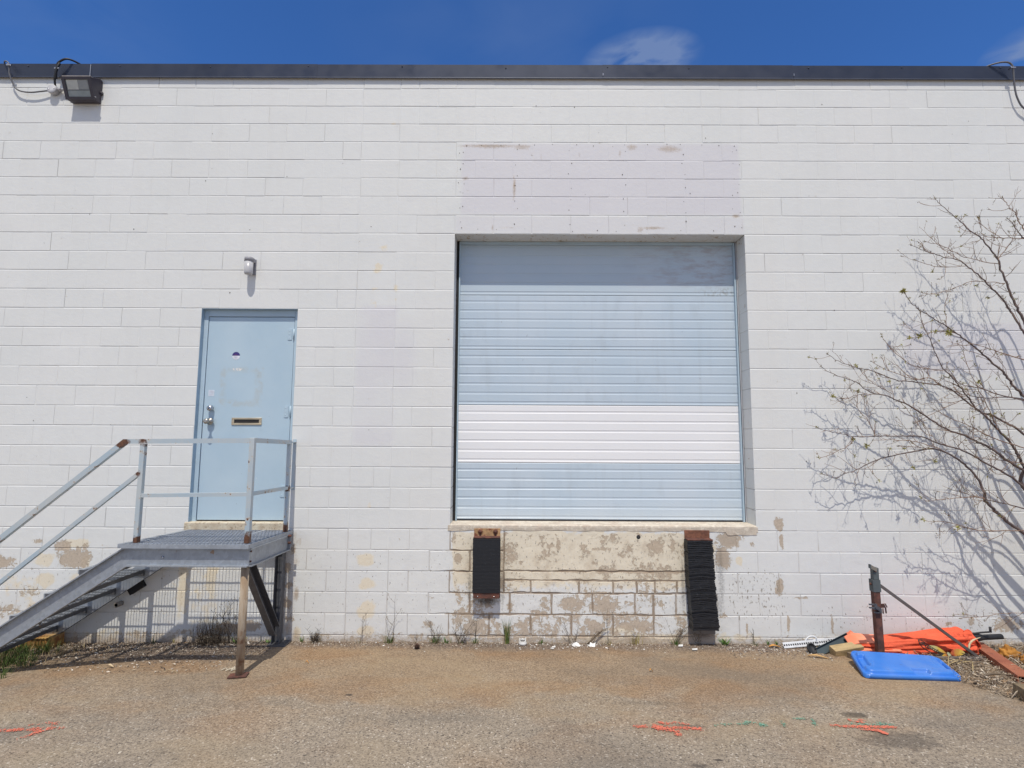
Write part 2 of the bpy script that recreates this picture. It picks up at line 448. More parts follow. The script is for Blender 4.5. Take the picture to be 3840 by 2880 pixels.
def blob(x, z, cx, cz, rx, rz, a=1.0, n=None):
    r = np.sqrt(((x-cx)/rx)**2+((z-cz)/rz)**2)
    if n is not None: r = r+n
    return a*np.clip(1.35-r, 0, 1)
def boxm(x, z, x0, x1, z0, z1, f=0.02):
    return np.clip((x-x0)/f, 0, 1)*np.clip((x1-x)/f, 0, 1)*np.clip((z-z0)/f, 0, 1)*np.clip((z1-z)/f, 0, 1)
def wear_fields(x, z, joint, dist):
    n = (fbm(x*6, z*6, 3)-0.5)*1.5; nl = (fbm(x*2.2, z*2.2, 9)-0.5)
    peel = np.zeros_like(x); cream = np.zeros_like(x); dirt = np.zeros_like(x); lav = np.zeros_like(x)
    soot = np.zeros_like(x); chips = np.zeros_like(x); jd = np.zeros_like(x)
    mx = np.maximum
    # --- left foot of the wall: bare patches and the old cream coat
    for cx, cz, rx, rz, a in ((-3.06, .70, .20, .10, 1.0), (-3.78, .66, .17, .07, .95), (-3.20, .815, .08, .05, .9), (-2.98, .82, .05, .045, .8), (-3.44, .87, .07, .03, .75), (-2.80, .83, .09, .02, .7), (-4.3, .5, .3, .2, .9), (-5.2, .6, .5, .2, .9),
                              (-1.33, .075, .11, .075, 1.0), (-1.52, .05, .14, .06, .8), (-1.36, -.02, .08, .03, .8), (-.955, .46, .05, .04, 1.0), (-.97, .28, .055, .06, .9), (-.95, .15, .05, .05, .85), (-.99, .62, .05, .06, .8), (-.93, .8, .03, .05, .7),
                              (-2.35, .0, .25, .03, .6), (-1.95, .02, .1, .02, .65), (-3.7, .2, .25, .08, .55), (-3.5, .4, .15, .06, .5)):
        peel = mx(peel, blob(x, z, cx, cz, rx, rz, a, n))
    for cx, cz, rx, rz, a in ((-3.36, .68, .14, .09, 1.0), (-3.05, .85, .16, .05, .9), (-3.33, .50, .12, .08, 1.0), (-3.05, .52, .12, .06, .6), (-2.95, .66, .06, .09, .8), (-3.6, .45, .4, .18, .5), (-3.4, .2, .5, .25, .45), (-2.0, .45, .06, .45, .8), (-1.71, .55, .07, .35, .85), (-1.85, .3, .5, .5, .45),
                              (-.21, .70, .10, .075, 1.0), (-.2, .48, .12, .08, .95), (-.2, .24, .11, .12, .95), (-.2, .04, .12, .06, .8), (-.2, 3.62, .08, .07, .7), (-.22, 3.42, .04, .05, .6), (0.0, 3.43, .05, .04, .6), (-.22, 3.25, .06, .07, .6), (0.0, 3.3, .04, .05, .5), (-.12, 3.85, .09, .05, .6), (-.2, 1.22, .05, .05, .6), (-.07, 5.22, .05, .04, .6),
                              (2.0, .75, 1.1, .26, 1.25), (1.5, .8, .5, .26, 1.25), (2.9, .8, .3, .2, .7), (3.42, .72, .035, .04, 1.0), (2.3, -.02, .9, .06, .8), (2.3, .06, .25, .07, .7), (3.4, -.0, .3, .05, .6), (-.86, .0, .06, .1, .8), (-2.5, -.02, 1.5, .08, .5), (-1.5, .98, .3, .03, .7)):
        cream = mx(cream, blob(x, z, cx, cz, rx, rz, a, n*0.6))
    # --- below the loading door
    sub = boxm(x, z, .60, 2.93, -.07, 1.0, .05)
    peel = mx(peel, sub*np.clip((fbm(x*5.2, z*6.5, 21)-.47)*2.6+.14*np.clip(1-np.abs(z-.08)/.16, 0, 1)+.15, -.02, .58))
    halo = np.exp(-dist/.017)*sub*np.clip(fbm(x*8, z*8, 91)*1.9-.25, 0, 1)
    for cx, cz, rx, rz, a in ((1.78, .30, .14, .08, .8), (2.10, .30, .17, .08, .85), (2.0, .08, .12, .07, .9), (2.4, .1, .2, .07, .9), (.86, .08, .17, .08, .9), (1.3, .09, .16, .07, .85), (.68, .72, .04, .05, .9), (.66, .5, .03, .05, .7), (.64, .93, .03, .07, .8), (2.62, .85, .09, .09, 1.0), (2.78, .84, .04, .09, .9), (1.66, .85, .035, .10, .95), (1.5, .92, .04, .03, .8), (.98, .33, .05, .06, .8), (.7, .33, .06, .06, .7), (2.1, .82, .12, .03, .8), (1.85, .6, .1, .02, .7), (2.5, .62, .2, .02, .7), (1.1, .5, .04, .06, .7), (2.25, .46, .06, .04, .6), (1.75, .609, .16, .012, 1.2), (2.15, .612, .12, .018, 1.3), (2.45, .603, .16, .014, 1.2), (2.78, .60, .10, .015, 1.2), (.40, .10, .06, .05, .7), (.30, .0, .1, .03, .7), (.75, .24, .07, .05, .7), (.45, .35, .05, .02, .5), (-.6, .0, .12, .03, .6), (3.25, .2, .06, .05, .6), (1.2, .28, .05, .06, .7), (2.65, .3, .05, .05, .7), (2.05, .405, .12, .010, 1.1), (2.62, .55, .012, .3, .5),
                              (3.82, 1.06, .045, .07, 1.0), (3.84, .90, .02, .09, .9), (3.80, .475, .055, .10, 1.0), (3.465, .10, .012, .11, 1.0), (3.875, .11, .015, .10, 1.0), (4.29, .12, .014, .12, .95), (3.55, .87, .03, .03, .8), (4.0, .37, .08, .015, .8), (5.15, .1, .03, .07, .6), (5.4, .14, .06, .03, .7), (5.62, .16, .06, .05, .8), (5.95, .12, .25, .07, .8), (5.5, .05, .1, .03, .6), (1.03, .005, .9, .02, .5), (3.03, .0, .15, .12, .9)):
        peel = mx(peel, blob(x, z, cx, cz, rx, rz, a, n*0.8))
    # grey patching mortar right of the second bumper
    conc = mx(blob(x, z, 3.33, .93, .13, .10, 1.2, n*.3), blob(x, z, 3.27, .74, .08, .12, 1.1, n*.3))
    # --- general chips
    chips = mx(chips, boxm(x, z, 3.1, 4.05, -.05, .82, .25)*0.82)
    chips = mx(chips, boxm(x, z, 3.9, 6.5, -.05, .42, .15)*0.7)
    chips = mx(chips, boxm(x, z, -6, 3.2, -.1, .95, .2)*0.62)
    chips = mx(chips, boxm(x, z, -8, 9, -.1, 5.8, .3)*0.12); chips = mx(chips, sub*.7)
    cream = mx(cream, sub*(.24+.68*np.clip((z-.36)/.2, 0, 1)*(.5+.7*fbm(x*3, z*5, 55))))
    # --- base splash band
    foot = np.clip(1-(z+.07)/(.10+.12*fbm(x*2.3, z*0, 77)), 0, 1)
    peel = mx(peel, foot*(0.30+0.45*fbm(x*5, z*9, 31)))
    dirt = mx(dirt, foot*0.85); dirt = mx(dirt, np.clip(1-(z+.07)/.5, 0, 1)*np.clip(fbm(x*6, z*4, 97)-.5, 0, 1)*1.6); soot = mx(soot, foot*.28)
    # --- the rectangle of another white above the loading door, its stains
    lav = mx(lav, boxm(x, z, .66, 3.58, 4.2, 5.0, .015)*(0.85+0.3*nl))
    lav = mx(lav, boxm(x, z, .60, 3.60, 4.0, 4.2, .015)*0.55)
    lav = mx(lav, boxm(x, z, 5.17, 9, 2.58, 3.1, .01)*0.7)
    lav = mx(lav, boxm(x, z, -.40, .02, 1.8, 3.25, .02)*np.clip(.5+nl*1.6, 0, .9))
    lav = mx(lav, blob(x, z, .1, 2.7, .12, .35, .6)); lav = mx(lav, blob(x, z, 3.35, 4.3, .12, .06, .9))
    for cx, cz, rx, rz, a in ((.95, 4.955, .36, .025, .95), (1.3, 4.95, .12, .03, .8), (2.45, 4.95, .07, .04, .75), (2.32, 4.88, .02, .05, .8), (2.85, 4.93, .16, .045, .75), (1.17, 4.08, .20, .012, 1.0), (.99, 4.07, .012, .04, .8), (2.66, 4.075, .16, .012, .95), (2.52, 4.05, .03, .04, .8), (1.21, 4.5, .018, .14, .9), (.7, 4.6, .04, .02, .8), (3.52, 4.2, .05, .015, 1.0), (3.58, 4.1, .02, .08, .5), (1.5, 4.84, .02, .06, .5), (1.9, 4.87, .03, .05, .5), (.62, 4.7, .008, .3, .5),
                              (-.88, .38, .03, .08, 1.0), (-.9, .68, .05, .06, .6), (-.87, -.02, .05, .1, .8), (-1.0, .3, .04, .3, .5), (-.95, .05, .06, .1, .7), (-.93, .93, .03, .06, .5), (-.87, .88, .025, .05, .6)):
        dirt = mx(dirt, blob(x, z, cx, cz, rx, rz, a, n*0.35))
    dirt = mx(dirt, boxm(x, z, .6, 2.93, -.05, 1.0, .1)*np.clip(fbm(x*9, z*6, 41)-.42, 0, 1)*1.5*np.clip(.5+(z-.3)*1.5, .45, 1)); dirt = mx(dirt, halo*1.0)
    dirt = mx(dirt, boxm(x, z, -1.06, -.86, -.1, 1.0, .05)*.45)
    # soot round the rubber bumpers
    soot = mx(soot, blob(x, z, .97, .33, .15, .055, .95, n*.4)); soot = mx(soot, blob(x, z, .80, .45, .03, .2, .6, n*.3)); soot = mx(soot, blob(x, z, 1.12, .45, .03, .25, .55, n*.3))
    soot = mx(soot, blob(x, z, .77, .6, .06, .02, .5)); soot = mx(soot, blob(x, z, .82, .80, .03, .1, .5, n*.3)); soot = mx(soot, blob(x, z, 2.87, .5, .03, .3, .6, n*.4)); soot = mx(soot, blob(x, z, 3.24, .55, .04, .45, .5, n*.4)); soot = mx(soot, blob(x, z, 3.05, .05, .13, .07, .8, n*.4))
    soot = mx(soot, blob(x, z, 3.22, .3, .06, .2, .42, n*.4))
    soot = mx(soot, blob(x, z, -3.7, 1.93, .09, .06, .12))
    # joints: dark where the paint has cracked open
    js = np.clip(boxm(x, z, .55, 2.95, -.02, .99, .04)*1.0+boxm(x, z, -6, .6, -.1, 1.06, .1)*0.30+boxm(x, z, 2.95, 4.4, -.05, .95, .1)*.35, 0, 1)
    jd = joint*np.clip(js*(0.35+1.2*fbm(x*9, z*9, 61)), 0, .9)
    jd = mx(jd, joint*np.clip(fbm(x*1.7, z*7, 71)-.60, 0, 1)*2.2*0.6)
    rnd = fbm(x*.8, z*.8, 81)
    rnd = mx(rnd*.6, boxm(x, z, .1, .6, 1.0, 4.6, .3)*.9)
    rnd = mx(rnd, boxm(x, z, 3.6, 4.0, 1.0, 4.6, .12)*.8)
    # grey mortar patch: no cream, half peel, joints lost
    cream = cream*(1-np.clip(conc, 0, 1)); peel = mx(peel, np.clip(conc, 0, 1)*.9); soot = mx(soot, np.clip(conc, 0, 1)*.33)
    return np.stack([peel, cream, dirt, lav], 1), np.stack([soot, chips, jd, rnd], 1)

def make_wall():
    rng = np.random.default_rng(4)
    OP = [(-1.98, -0.995, 1.0, 3.2), (0.6, 3.6, 1.0, 4.0)]
    SUB = (1.13, 2.93, 0.4, 1.0)
    rects = []        # x0,x1,z0,z1, joint depth bottom/top, side depth, kind
    for j in range(-1, 29):
        z0, z1 = j*.2, (j+1)*.2
        if j == 28: z1 = 5.74
        half = (j % 2 == 0)
        xs = []
        k = -38
        while k*0.4 < 15.2:
            xs.append(round(k*0.4+(0.2 if half else 0.0), 3)); k += 1
        xs = sorted(set([v for v in xs if not (-.39 < v < -.01)]+[-.4, 0.0]))
        # lower courses of the infill strip are split differently
        if 0 <= j <= 8 and j in (7, 6, 4, 0): xs = sorted(set(xs+[round(-.2+0.03*(j % 3), 3)]))
        if j == 0: xs = [v for v in xs if not .7 < v < 2.9]+[.99, 1.392, 1.782, 2.186, 2.579]
        if j == 1: xs = [v for v in xs if not .7 < v < 2.9]+[.802, 1.19, 1.593, 1.991, 2.40, 2.579, 2.795]
        xs = sorted(xs)
        for a, b in zip(xs[:-1], xs[1:]):
            segs = [(a, b)]
            for (ox0, ox1, oz0, oz1) in OP:
                if z1 > oz0+.01 and z0 < oz1-.01:
                    new = []
                    for (p, q) in segs:
                        if q <= ox0+.03 and q > ox0-.06: new.append((p, ox0)); continue
                        if p >= ox1-.03 and p < ox1+.06: new.append((ox1, q)); continue
                        if q <= ox0 or p >= ox1: new.append((p, q)); continue
                        if p < ox0-.03: new.append((p, ox0))
                        if q > ox1+.03: new.append((ox1, q))
                    segs = new
            for (p, q) in segs:
                if q-p < .03: continue
                zz = [(z0, z1)]
                sx0, sx1, sz0, sz1 = SUB
                if z0 >= .39 and z1 <= 1.01:
                    if q > sx0 and p < sx1:
                        if p < sx0-.02: rects.append((p, sx0, z0, z1))
                        if q > sx1+.02: rects.append((sx1, q, z0, z1))
                        continue
                if j == 4 and .60 <= p and q <= 3.62: z1c = 1.0
                else: z1c = z1
                rects.append((p, q, z0, z1c))
    # irregular courses and the rendered panel below the loading door
    for a, b in zip((1.13, 1.391, 1.862, 2.19, 2.419, 2.594, 2.811), (1.391, 1.862, 2.19, 2.419, 2.594, 2.811, 2.93)): rects.append((a, b, .4, .52))
    rects.append((1.13, 2.93, .52, .608)); rects.append((1.13, 2.93, .608, 1.0))
    V = []; F = []; A1 = []; A2 = []; base = 0; MI = []
    for (x0, x1, z0, z1) in rects:
        cxr = (x0+x1)/2
        near = -5.2 < cxr < 6.8
        if not near: st = 0.4
        elif z0 < 1.1: st = 0.022
        elif z0 >= 4.0 and .5 < cxr < 3.8: st = 0.03
        else: st = 0.05
        if near and 0.5 < cxr < 3.5 and z0 < 1.0: st = 0.014
        panel = abs(z0-.608) < .01 or abs(z0-.52) < .01
        low = z0 < 1.0
        dj = rng.uniform(.0018, .0038) if rng.random() < .72 else rng.uniform(.001, .0025)
        dv = rng.uniform(.0002, .0015) if rng.random() < .78 else rng.uniform(.002, .0035)
        if low and .5 < cxr < 3.0: dj, dv = .0045, .004
        elif low: dv = rng.uniform(.001, .004)
        g = .0028; b = .0045
        if low and .5 < cxr < 3.0: g = .0066
        def ax(a0, a1):
            n = max(1, int(round((a1-a0-2*(g+b))/st)))
            return np.concatenate([[a0, a0+g], np.linspace(a0+g+b, a1-g-b, n+1), [a1-g, a1]])
        xs = ax(x0, x1); zs = ax(z0, z1)
        if j > 99: pass
        X, Z = np.meshgrid(xs, zs)
        ex = np.minimum(X-x0, x1-X) < g+1e-5; ez = np.minimum(Z-z0, z1-Z) < g+1e-5
        cornerx = ex & ~ez
        Yv = np.where(ez, dj, np.where(ex, dv, 0.0))
        # flush blocks drift a little in and out, faces rough where the base is worn
        off = rng.uniform(-.0008, .0008)
        rough = (fbm(X*9, Z*9, 13)-.5)*(.006 if (low and .5 < cxr < 3.4) else (.003 if low else .0014))
        Yv = Yv+np.where(ex | ez, 0, off+rough)
        # wavy arrises
        if near:
            wz = (fbm(X*11, Z*3+z0*7, 5)-.5)*(.022 if low and .5 < cxr < 3.0 else .0035)
            wx = (fbm(X*3+x0*5, Z*11, 6)-.5)*(.018 if low and .5 < cxr < 3.0 else .003)
            inner_z = (~ez) & (np.minimum(Z-z0, z1-Z) < g+b+.001)
            inner_x = (~ex) & (np.minimum(X-x0, x1-X) < g+b+.001)
            onz = (np.minimum(Z-z0, z1-Z) > 1e-6); onx = (np.minimum(X-x0, x1-X) > 1e-6)
            Z = Z+np.where(inner_z | (ez & onz), wz, 0)
            X = X+np.where(inner_x | (ex & onx), wx, 0)
        joint = np.clip(np.where(ex & ~ez, np.clip((dv-.001)/.002, 0, 1), 0)+np.where(ez, 1.0 if dj > .003 else .3, 0), 0, 1)
        dst = np.minimum(np.minimum(X-x0, x1-X), np.minimum(Z-z0, z1-Z)); dst = np.where((Z > .60) & (np.abs(z0-.608) < .01), np.minimum(Z-z0, 1), dst)
        w1, w2 = wear_fields(X.ravel(), Z.ravel(), joint.ravel(), np.abs(dst).ravel())
        w2[:, 3] = np.clip(w2[:, 3]*.75+rng.random()*.28, 0, 1)
        V.append(np.stack([X.ravel(), Yv.ravel(), Z.ravel()], 1)); A1.append(w1); A2.append(w2)
        ny, nx = X.shape; i = base+np.arange(nx*ny).reshape(ny, nx)
        F.append(np.stack([i[:-1, :-1].ravel(), i[:-1, 1:].ravel(), i[1:, 1:].ravel(), i[1:, :-1].ravel()], 1)); base += nx*ny
    # reveals of the two openings, coursed like the wall
    def patch(P):          # P: list of 4 corners -> small grid
        nonlocal base
        P = [np.array(p, float) for p in P]; n = 5
        u = np.linspace(0, 1, n); U, W = np.meshgrid(u, u)
        pts = (1-U)[..., None]*(1-W)[..., None]*P[0]+U[..., None]*(1-W)[..., None]*P[1]+U[..., None]*W[..., None]*P[2]+(1-U)[..., None]*W[..., None]*P[3]
        pts = pts.reshape(-1, 3); V.append(pts)
        w = np.zeros((len(pts), 4)); w[:, 0] = np.where(pts[:, 2] > 3.9, .30*fbm(pts[:, 0]*5, pts[:, 1]*20, 3)+.12, .1); w2 = np.zeros((len(pts), 4)); w2[:, 0] = np.where(pts[:, 2] > 3.95, .35*np.clip(pts[:, 1]*6-.3, 0, 1)*fbm(pts[:, 0]*4, pts[:, 1]*9, 8), 0); w2[:, 3] = .3
        A1.append(w); A2.append(w2)
        i = base+np.arange(n*n).reshape(n, n)
        F.append(np.stack([i[:-1, :-1].ravel(), i[:-1, 1:].ravel(), i[1:, 1:].ravel(), i[1:, :-1].ravel()], 1)); base += n*n
    for k in range(5, 20):
        for (xe, sgn, dep) in ((.6, 1, .26), (3.6, -1, .26)):
            z0 = k*.2; z1 = min(z0+.2, 4.0)
            e = .004
            a = [(xe, .0, z0+e), (xe, dep, z0+e), (xe, dep, z1-e), (xe, .0, z1-e)]
            patch(a if sgn > 0 else a[::-1])
            a = [(xe-sgn*.004, .0, z0-e), (xe-sgn*.004, dep, z0-e), (xe, dep, z0+e), (xe, .0, z0+e)]
            patch(a if sgn > 0 else a[::-1])
    for k in range(15):
        x0 = .6+k*.2
        patch([(x0, 0, 4.0), (x0+.2, 0, 4.0), (x0+.2, .26, 4.0), (x0, .26, 4.0)])
    patch([(-1.98, 0, 3.2), (-.995, 0, 3.2), (-.995, .12, 3.2), (-1.98, .12, 3.2)])
    patch([(-1.98, 0, 1.0), (-1.98, .12, 1.0), (-1.98, .12, 3.2), (-1.98, 0, 3.2)])
    patch([(-.995, .12, 1.0), (-.995, 0, 1.0), (-.995, 0, 3.2), (-.995, .12, 3.2)])
    F2 = np.concatenate(F); nF = len(F2); MI = np.zeros(nF, int)
    # anchor holes left in the wall by an old sign, drawn as tiny sunk caps
    HV = []; HF = []
    hs = []
    for x in np.arange(.7, 3.6, .19): hs.append((x+rng.uniform(-.04, .04), 4.975+rng.uniform(-.02, .01)))
    for x in (.64, .68, 3.50, 3.56):
        for z in np.arange(4.1, 4.95, .16): hs.append((x+rng.uniform(-.02, .02), z+rng.uniform(-.04, .04)))
    for x in (1.22, 1.79, 2.36, 2.98):
        for z in np.arange(4.12, 4.95, .13): hs.append((x+rng.uniform(-.012, .03), z+rng.uniform(-.03, .03)))
    for x in np.arange(.8, 3.5, .31): hs.append((x+rng.uniform(-.1, .1), 4.03+rng.uniform(0, .03)))
    for q in range(46):
        hs.append((rng.uniform(-3.8, 6.4), rng.uniform(1.3, 5.5)))
    for x, z in hs:
        if any(o[0] < x < o[1] and o[2] < z < o[3] for o in OP): continue
        r = rng.uniform(.003, .007); b0 = base+len(HV)
        for k in range(4): HV.append((x+r*math.cos(k*PI/2+.6)*rng.uniform(.7, 1.3), -.0022, z+r*1.2*math.sin(k*PI/2+.6)*rng.uniform(.7, 1.3)))
        HF.append([b0, b0+1, b0+2, b0+3])
    V.append(np.array(HV)); A1.append(np.zeros((len(HV), 4))); A2.append(np.zeros((len(HV), 4)))
    F2 = np.concatenate([F2, np.array(HF)]); MI = np.concatenate([MI, np.ones(len(HF), int)])
    npmesh('block_wall', np.concatenate(V), F2, [M_WALL, M_HOLE], bld, {'wear': np.concatenate(A1), 'wear_fine': np.concatenate(A2)}, mi=MI)
make_wall()
# the rest of the shell, out of sight from the yard
M_SHELL = simple('rear_block', (0.6, 0.6, 0.6), 0.8)
m = MB()
m.box((-15.2, 0.27, 4.0), (15.2, 0.5, 5.74), M_SHELL); m.box((-15.2, 0.27, -.3), (15.2, 0.5, 1.0), M_SHELL)
m.box((-15.2, 0.27, 1.0), (-1.98, 0.5, 4.0), M_SHELL); m.box((-.995, 0.27, 1.0), (.55, 0.5, 4.0), M_SHELL); m.box((3.65, 0.27, 1.0), (15.2, 0.5, 4.0), M_SHELL)
m.box((-1.98, .27, 3.2), (-.995, .5, 4.0), M_SHELL)
m.box((-15.2, .5, -.3), (-14.9, 28, 5.74), M_SHELL); m.box((14.9, .5, -.3), (15.2, 28, 5.74), M_SHELL); m.box((-14.9, 27.7, -.3), (14.9, 28, 5.74), M_SHELL)
m.box((-15.2, .004, -.3), (-15.19, .27, 5.74), M_SHELL)
m.build('rear_walls', bld)
m = MB(); m.box((-14.9, .5, 5.6), (14.9, 27.7, 5.7), simple('roof_felt', (0.08, 0.08, 0.085), 0.9)); m.build('roof', bld)

# roof edge flashing in lapped lengths
def flashing():
    t = MT('dark_flashing', (0.045, 0.055, 0.085), 0.42, 0.35)
    t.color(t.mix(t.rng(t.noise(3, 3), .3, .7), (0.028, 0.036, 0.060), (0.040, 0.050, 0.080)))
    t.rough(t.rng(t.noise(6, 4), .3, .7, .38, .55)); t.bump(t.noise(1.3, 2), .25, .02)
    t2 = MT('bright_lap', (0.5, 0.52, 0.56), 0.35, 0.6)
    m = MB()
    xs = [-15.25, -9.4, -6.4, -3.32, -0.9, 2.15, 4.18, 7.2, 10.2, 15.25]
    for k, (a, b) in enumerate(zip(xs[:-1], xs[1:])):
        d = .002*(k % 2); e = .0015*(k % 2)
        o = [(-.022-d, 5.862+e), (.35, 5.885+e), (.35, 5.80), (.03, 5.80), (.03, 5.735), (-.004, 5.735), (-.010-d, 5.722), (-.021-d, 5.706), (-.026-d, 5.703), (-.027-d, 5.709), (-.019-d, 5.722)]
        m.prism(o, 'x', a, b, t.m)
    rngf = random.Random(3)
    for k in range(-9, 12):
        x = k*1.05+rngf.uniform(-.2, .2)
        m.lathe([(0.0, -.028), (.006, -.027), (.007, -.019)], (x, 0, 5.835+rngf.uniform(-.01, .01)), 'y', 8, t.m)
    for x in (-3.325, 2.155, 4.185):
        m.box((x-.003, -.0285, 5.74 if x > 0 else 5.712), (x+.002, -.020, 5.765 if x > 0 else 5.85), t2.m)
    m.build('parapet_flashing', bld)
flashing()

# concrete sill under the loading door
def sill():
    t = MT('sill_concrete', rough=.9)
    c = t.mix(t.rng(t.noise(9, 6), .3, .7), (.44, .38, .31), (.62, .56, .47))
    c = t.mix(t.rng(t.noise(30, 5), .5, .62, 0, .8), c, (.68, .62, .52))
    c = t.mix(t.rng(t.noise(5, 6, t.map(loc=(4, 0, 0))), .5, .62, 0, .5), c, (.50, .40, .32))
    t.color(c); t.bump(t.noise(60, 5), .5, .006)
    nx = 150; xs = np.linspace(.585, 3.60, nx); prof = []
    for i, x in enumerate(xs):
        n = float(fbm(np.array([x*5.0]), np.array([.3]), 3)[0]-.5); n2 = float(fbm(np.array([x*16.0]), np.array([7.3]), 8)[0]-.5)
        zb = .984+.030*n+.012*n2
        if x > 3.3: zb = .955+.03*n
        sl = 1.050
        prof.append([(x, .30, sl), (x, .012, sl-.002), (x, -.003+.003*n, sl-.010), (x, -.005+.004*n2, sl-.024+.003*n), (x, -.005, (zb+sl)/2), (x, -.004+.003*n, zb+.008), (x, .008, zb)])
    V = np.array(prof).reshape(-1, 3); k = 7; i = np.arange(nx*k).reshape(nx, k)
    F = np.stack([i[:-1, :-1].ravel(), i[:-1, 1:].ravel(), i[1:, 1:].ravel(), i[1:, :-1].ravel()], 1)[:, ::-1]
    npmesh('dock_sill', V, F, [t.m], bld, smooth=False)
    m = MB(); m.prism([(-.003, .985), (.3, .985), (.3, 1.046), (.0, 1.042), (-.004, 1.03)], 'x', .578, .587, t.m)
    m.build('sill_end', bld)
    m = MB(); m.prism([(-.003, .985), (.3, .985), (.3, 1.046), (.0, 1.042), (-.004, 1.03)], 'x', 3.598, 3.615, t.m)
    m.build('sill_end', bld)
    m = MB()
    t3 = MT('door_sill_paint', rough=.9); c = t3.mix(t3.rng(t3.noise(14, 6), .35, .6), (.62, .57, .45), (.50, .42, .31)); c = t3.mix(t3.rng(t3.noise(40, 5), .58, .66, 0, .8), c, (.30, .22, .15)); t3.color(c); t3.bump(t3.noise(50, 5), .6, .006)
    m.box((-2.015, -.010, .962), (-.99, .14, 1.056), t3.m, .010)
    m.build('door_sill', bld)
sill()

M_BLUE = simple('pale_blue_paint', (.43, .55, .64), .5, var=.05, scale=3, bump=.05, second=(.46, .54, .60), thr=(.55, .8), sscale=2.5)
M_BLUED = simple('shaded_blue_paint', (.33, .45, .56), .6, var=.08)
def blue_door_mat():
    t = MT('door_blue', (.38, .50, .60), .48)
    n = t.noise(2.2, 5); c = t.mix(t.rng(n, .3, .7), (.40, .53, .63), (.46, .58, .665))
    c = t.mix(t.rng(t.noise(40, 5), .6, .8, 0, .35), c, (.45, .52, .56))
    X, Yc, Z = t.sep()
    # glue outline left by an old notice
    ring = None
    def inb(x0, x1, z0, z1, f):
        a = t.math('MULTIPLY', t.rng(X, x0-f, x0+f), t.rng(X, x1+f, x1-f)); b = t.math('MULTIPLY', t.rng(Z, z0-f, z0+f), t.rng(Z, z1+f, z1-f)); return t.math('MULTIPLY', a, b)
    ring = t.math('SUBTRACT', inb(-1.78, -1.34, 2.20, 2.60, .012), inb(-1.72, -1.42, 2.26, 2.55, .02))
    f = t.math('MULTIPLY', ring, t.rng(t.noise(16, 5, dist=.5), .38, .62))
    c = t.mix(t.math('MULTIPLY', f, .5), c, (.43, .45, .43))
    f2 = t.math('MULTIPLY', inb(-1.66, -1.56, 2.565, 2.59, .006), t.rng(t.noise(60, 3), .45, .55)); c = t.mix(f2, c, (.72, .70, .68))
    f3 = t.math('MULTIPLY', inb(-1.62, -1.35, 1.92, 2.0, .05), t.rng(t.noise(5, 4), .35, .6)); c = t.mix(t.math('MULTIPLY', f3, .35), c, (.30, .35, .33))
    ch = t.math('MULTIPLY', t.rng(t.noise(1, 4, t.map(scale=(38, 38, 20))), .72, .75), t.rng(Z, 2.0, 1.3)); c = t.mix(ch, c, (.70, .72, .74))
    ch = t.rng(t.noise(1, 4, t.map(scale=(30, 30, 24), loc=(5, 5, 5))), .745, .765); c = t.mix(t.math('MULTIPLY', ch, .7), c, (.13, .13, .13))
    t.color(c); t.bump(t.noise(70, 3), .08, .003)
    return t.m
M_DOOR = blue_door_mat()
M_RUBBER = simple('black_rubber', (.018, .02, .024), .65, bump=.3, bscale=60)
M_DARK = simple('dark_gap', (.02, .02, .022), .9, bump=0)
M_STEEL = simple('brushed_steel', (.5, .5, .52), .25, 1.0, bump=0)
M_BRASS = simple('brass', (.62, .50, .34), .35, .7, bump=0)

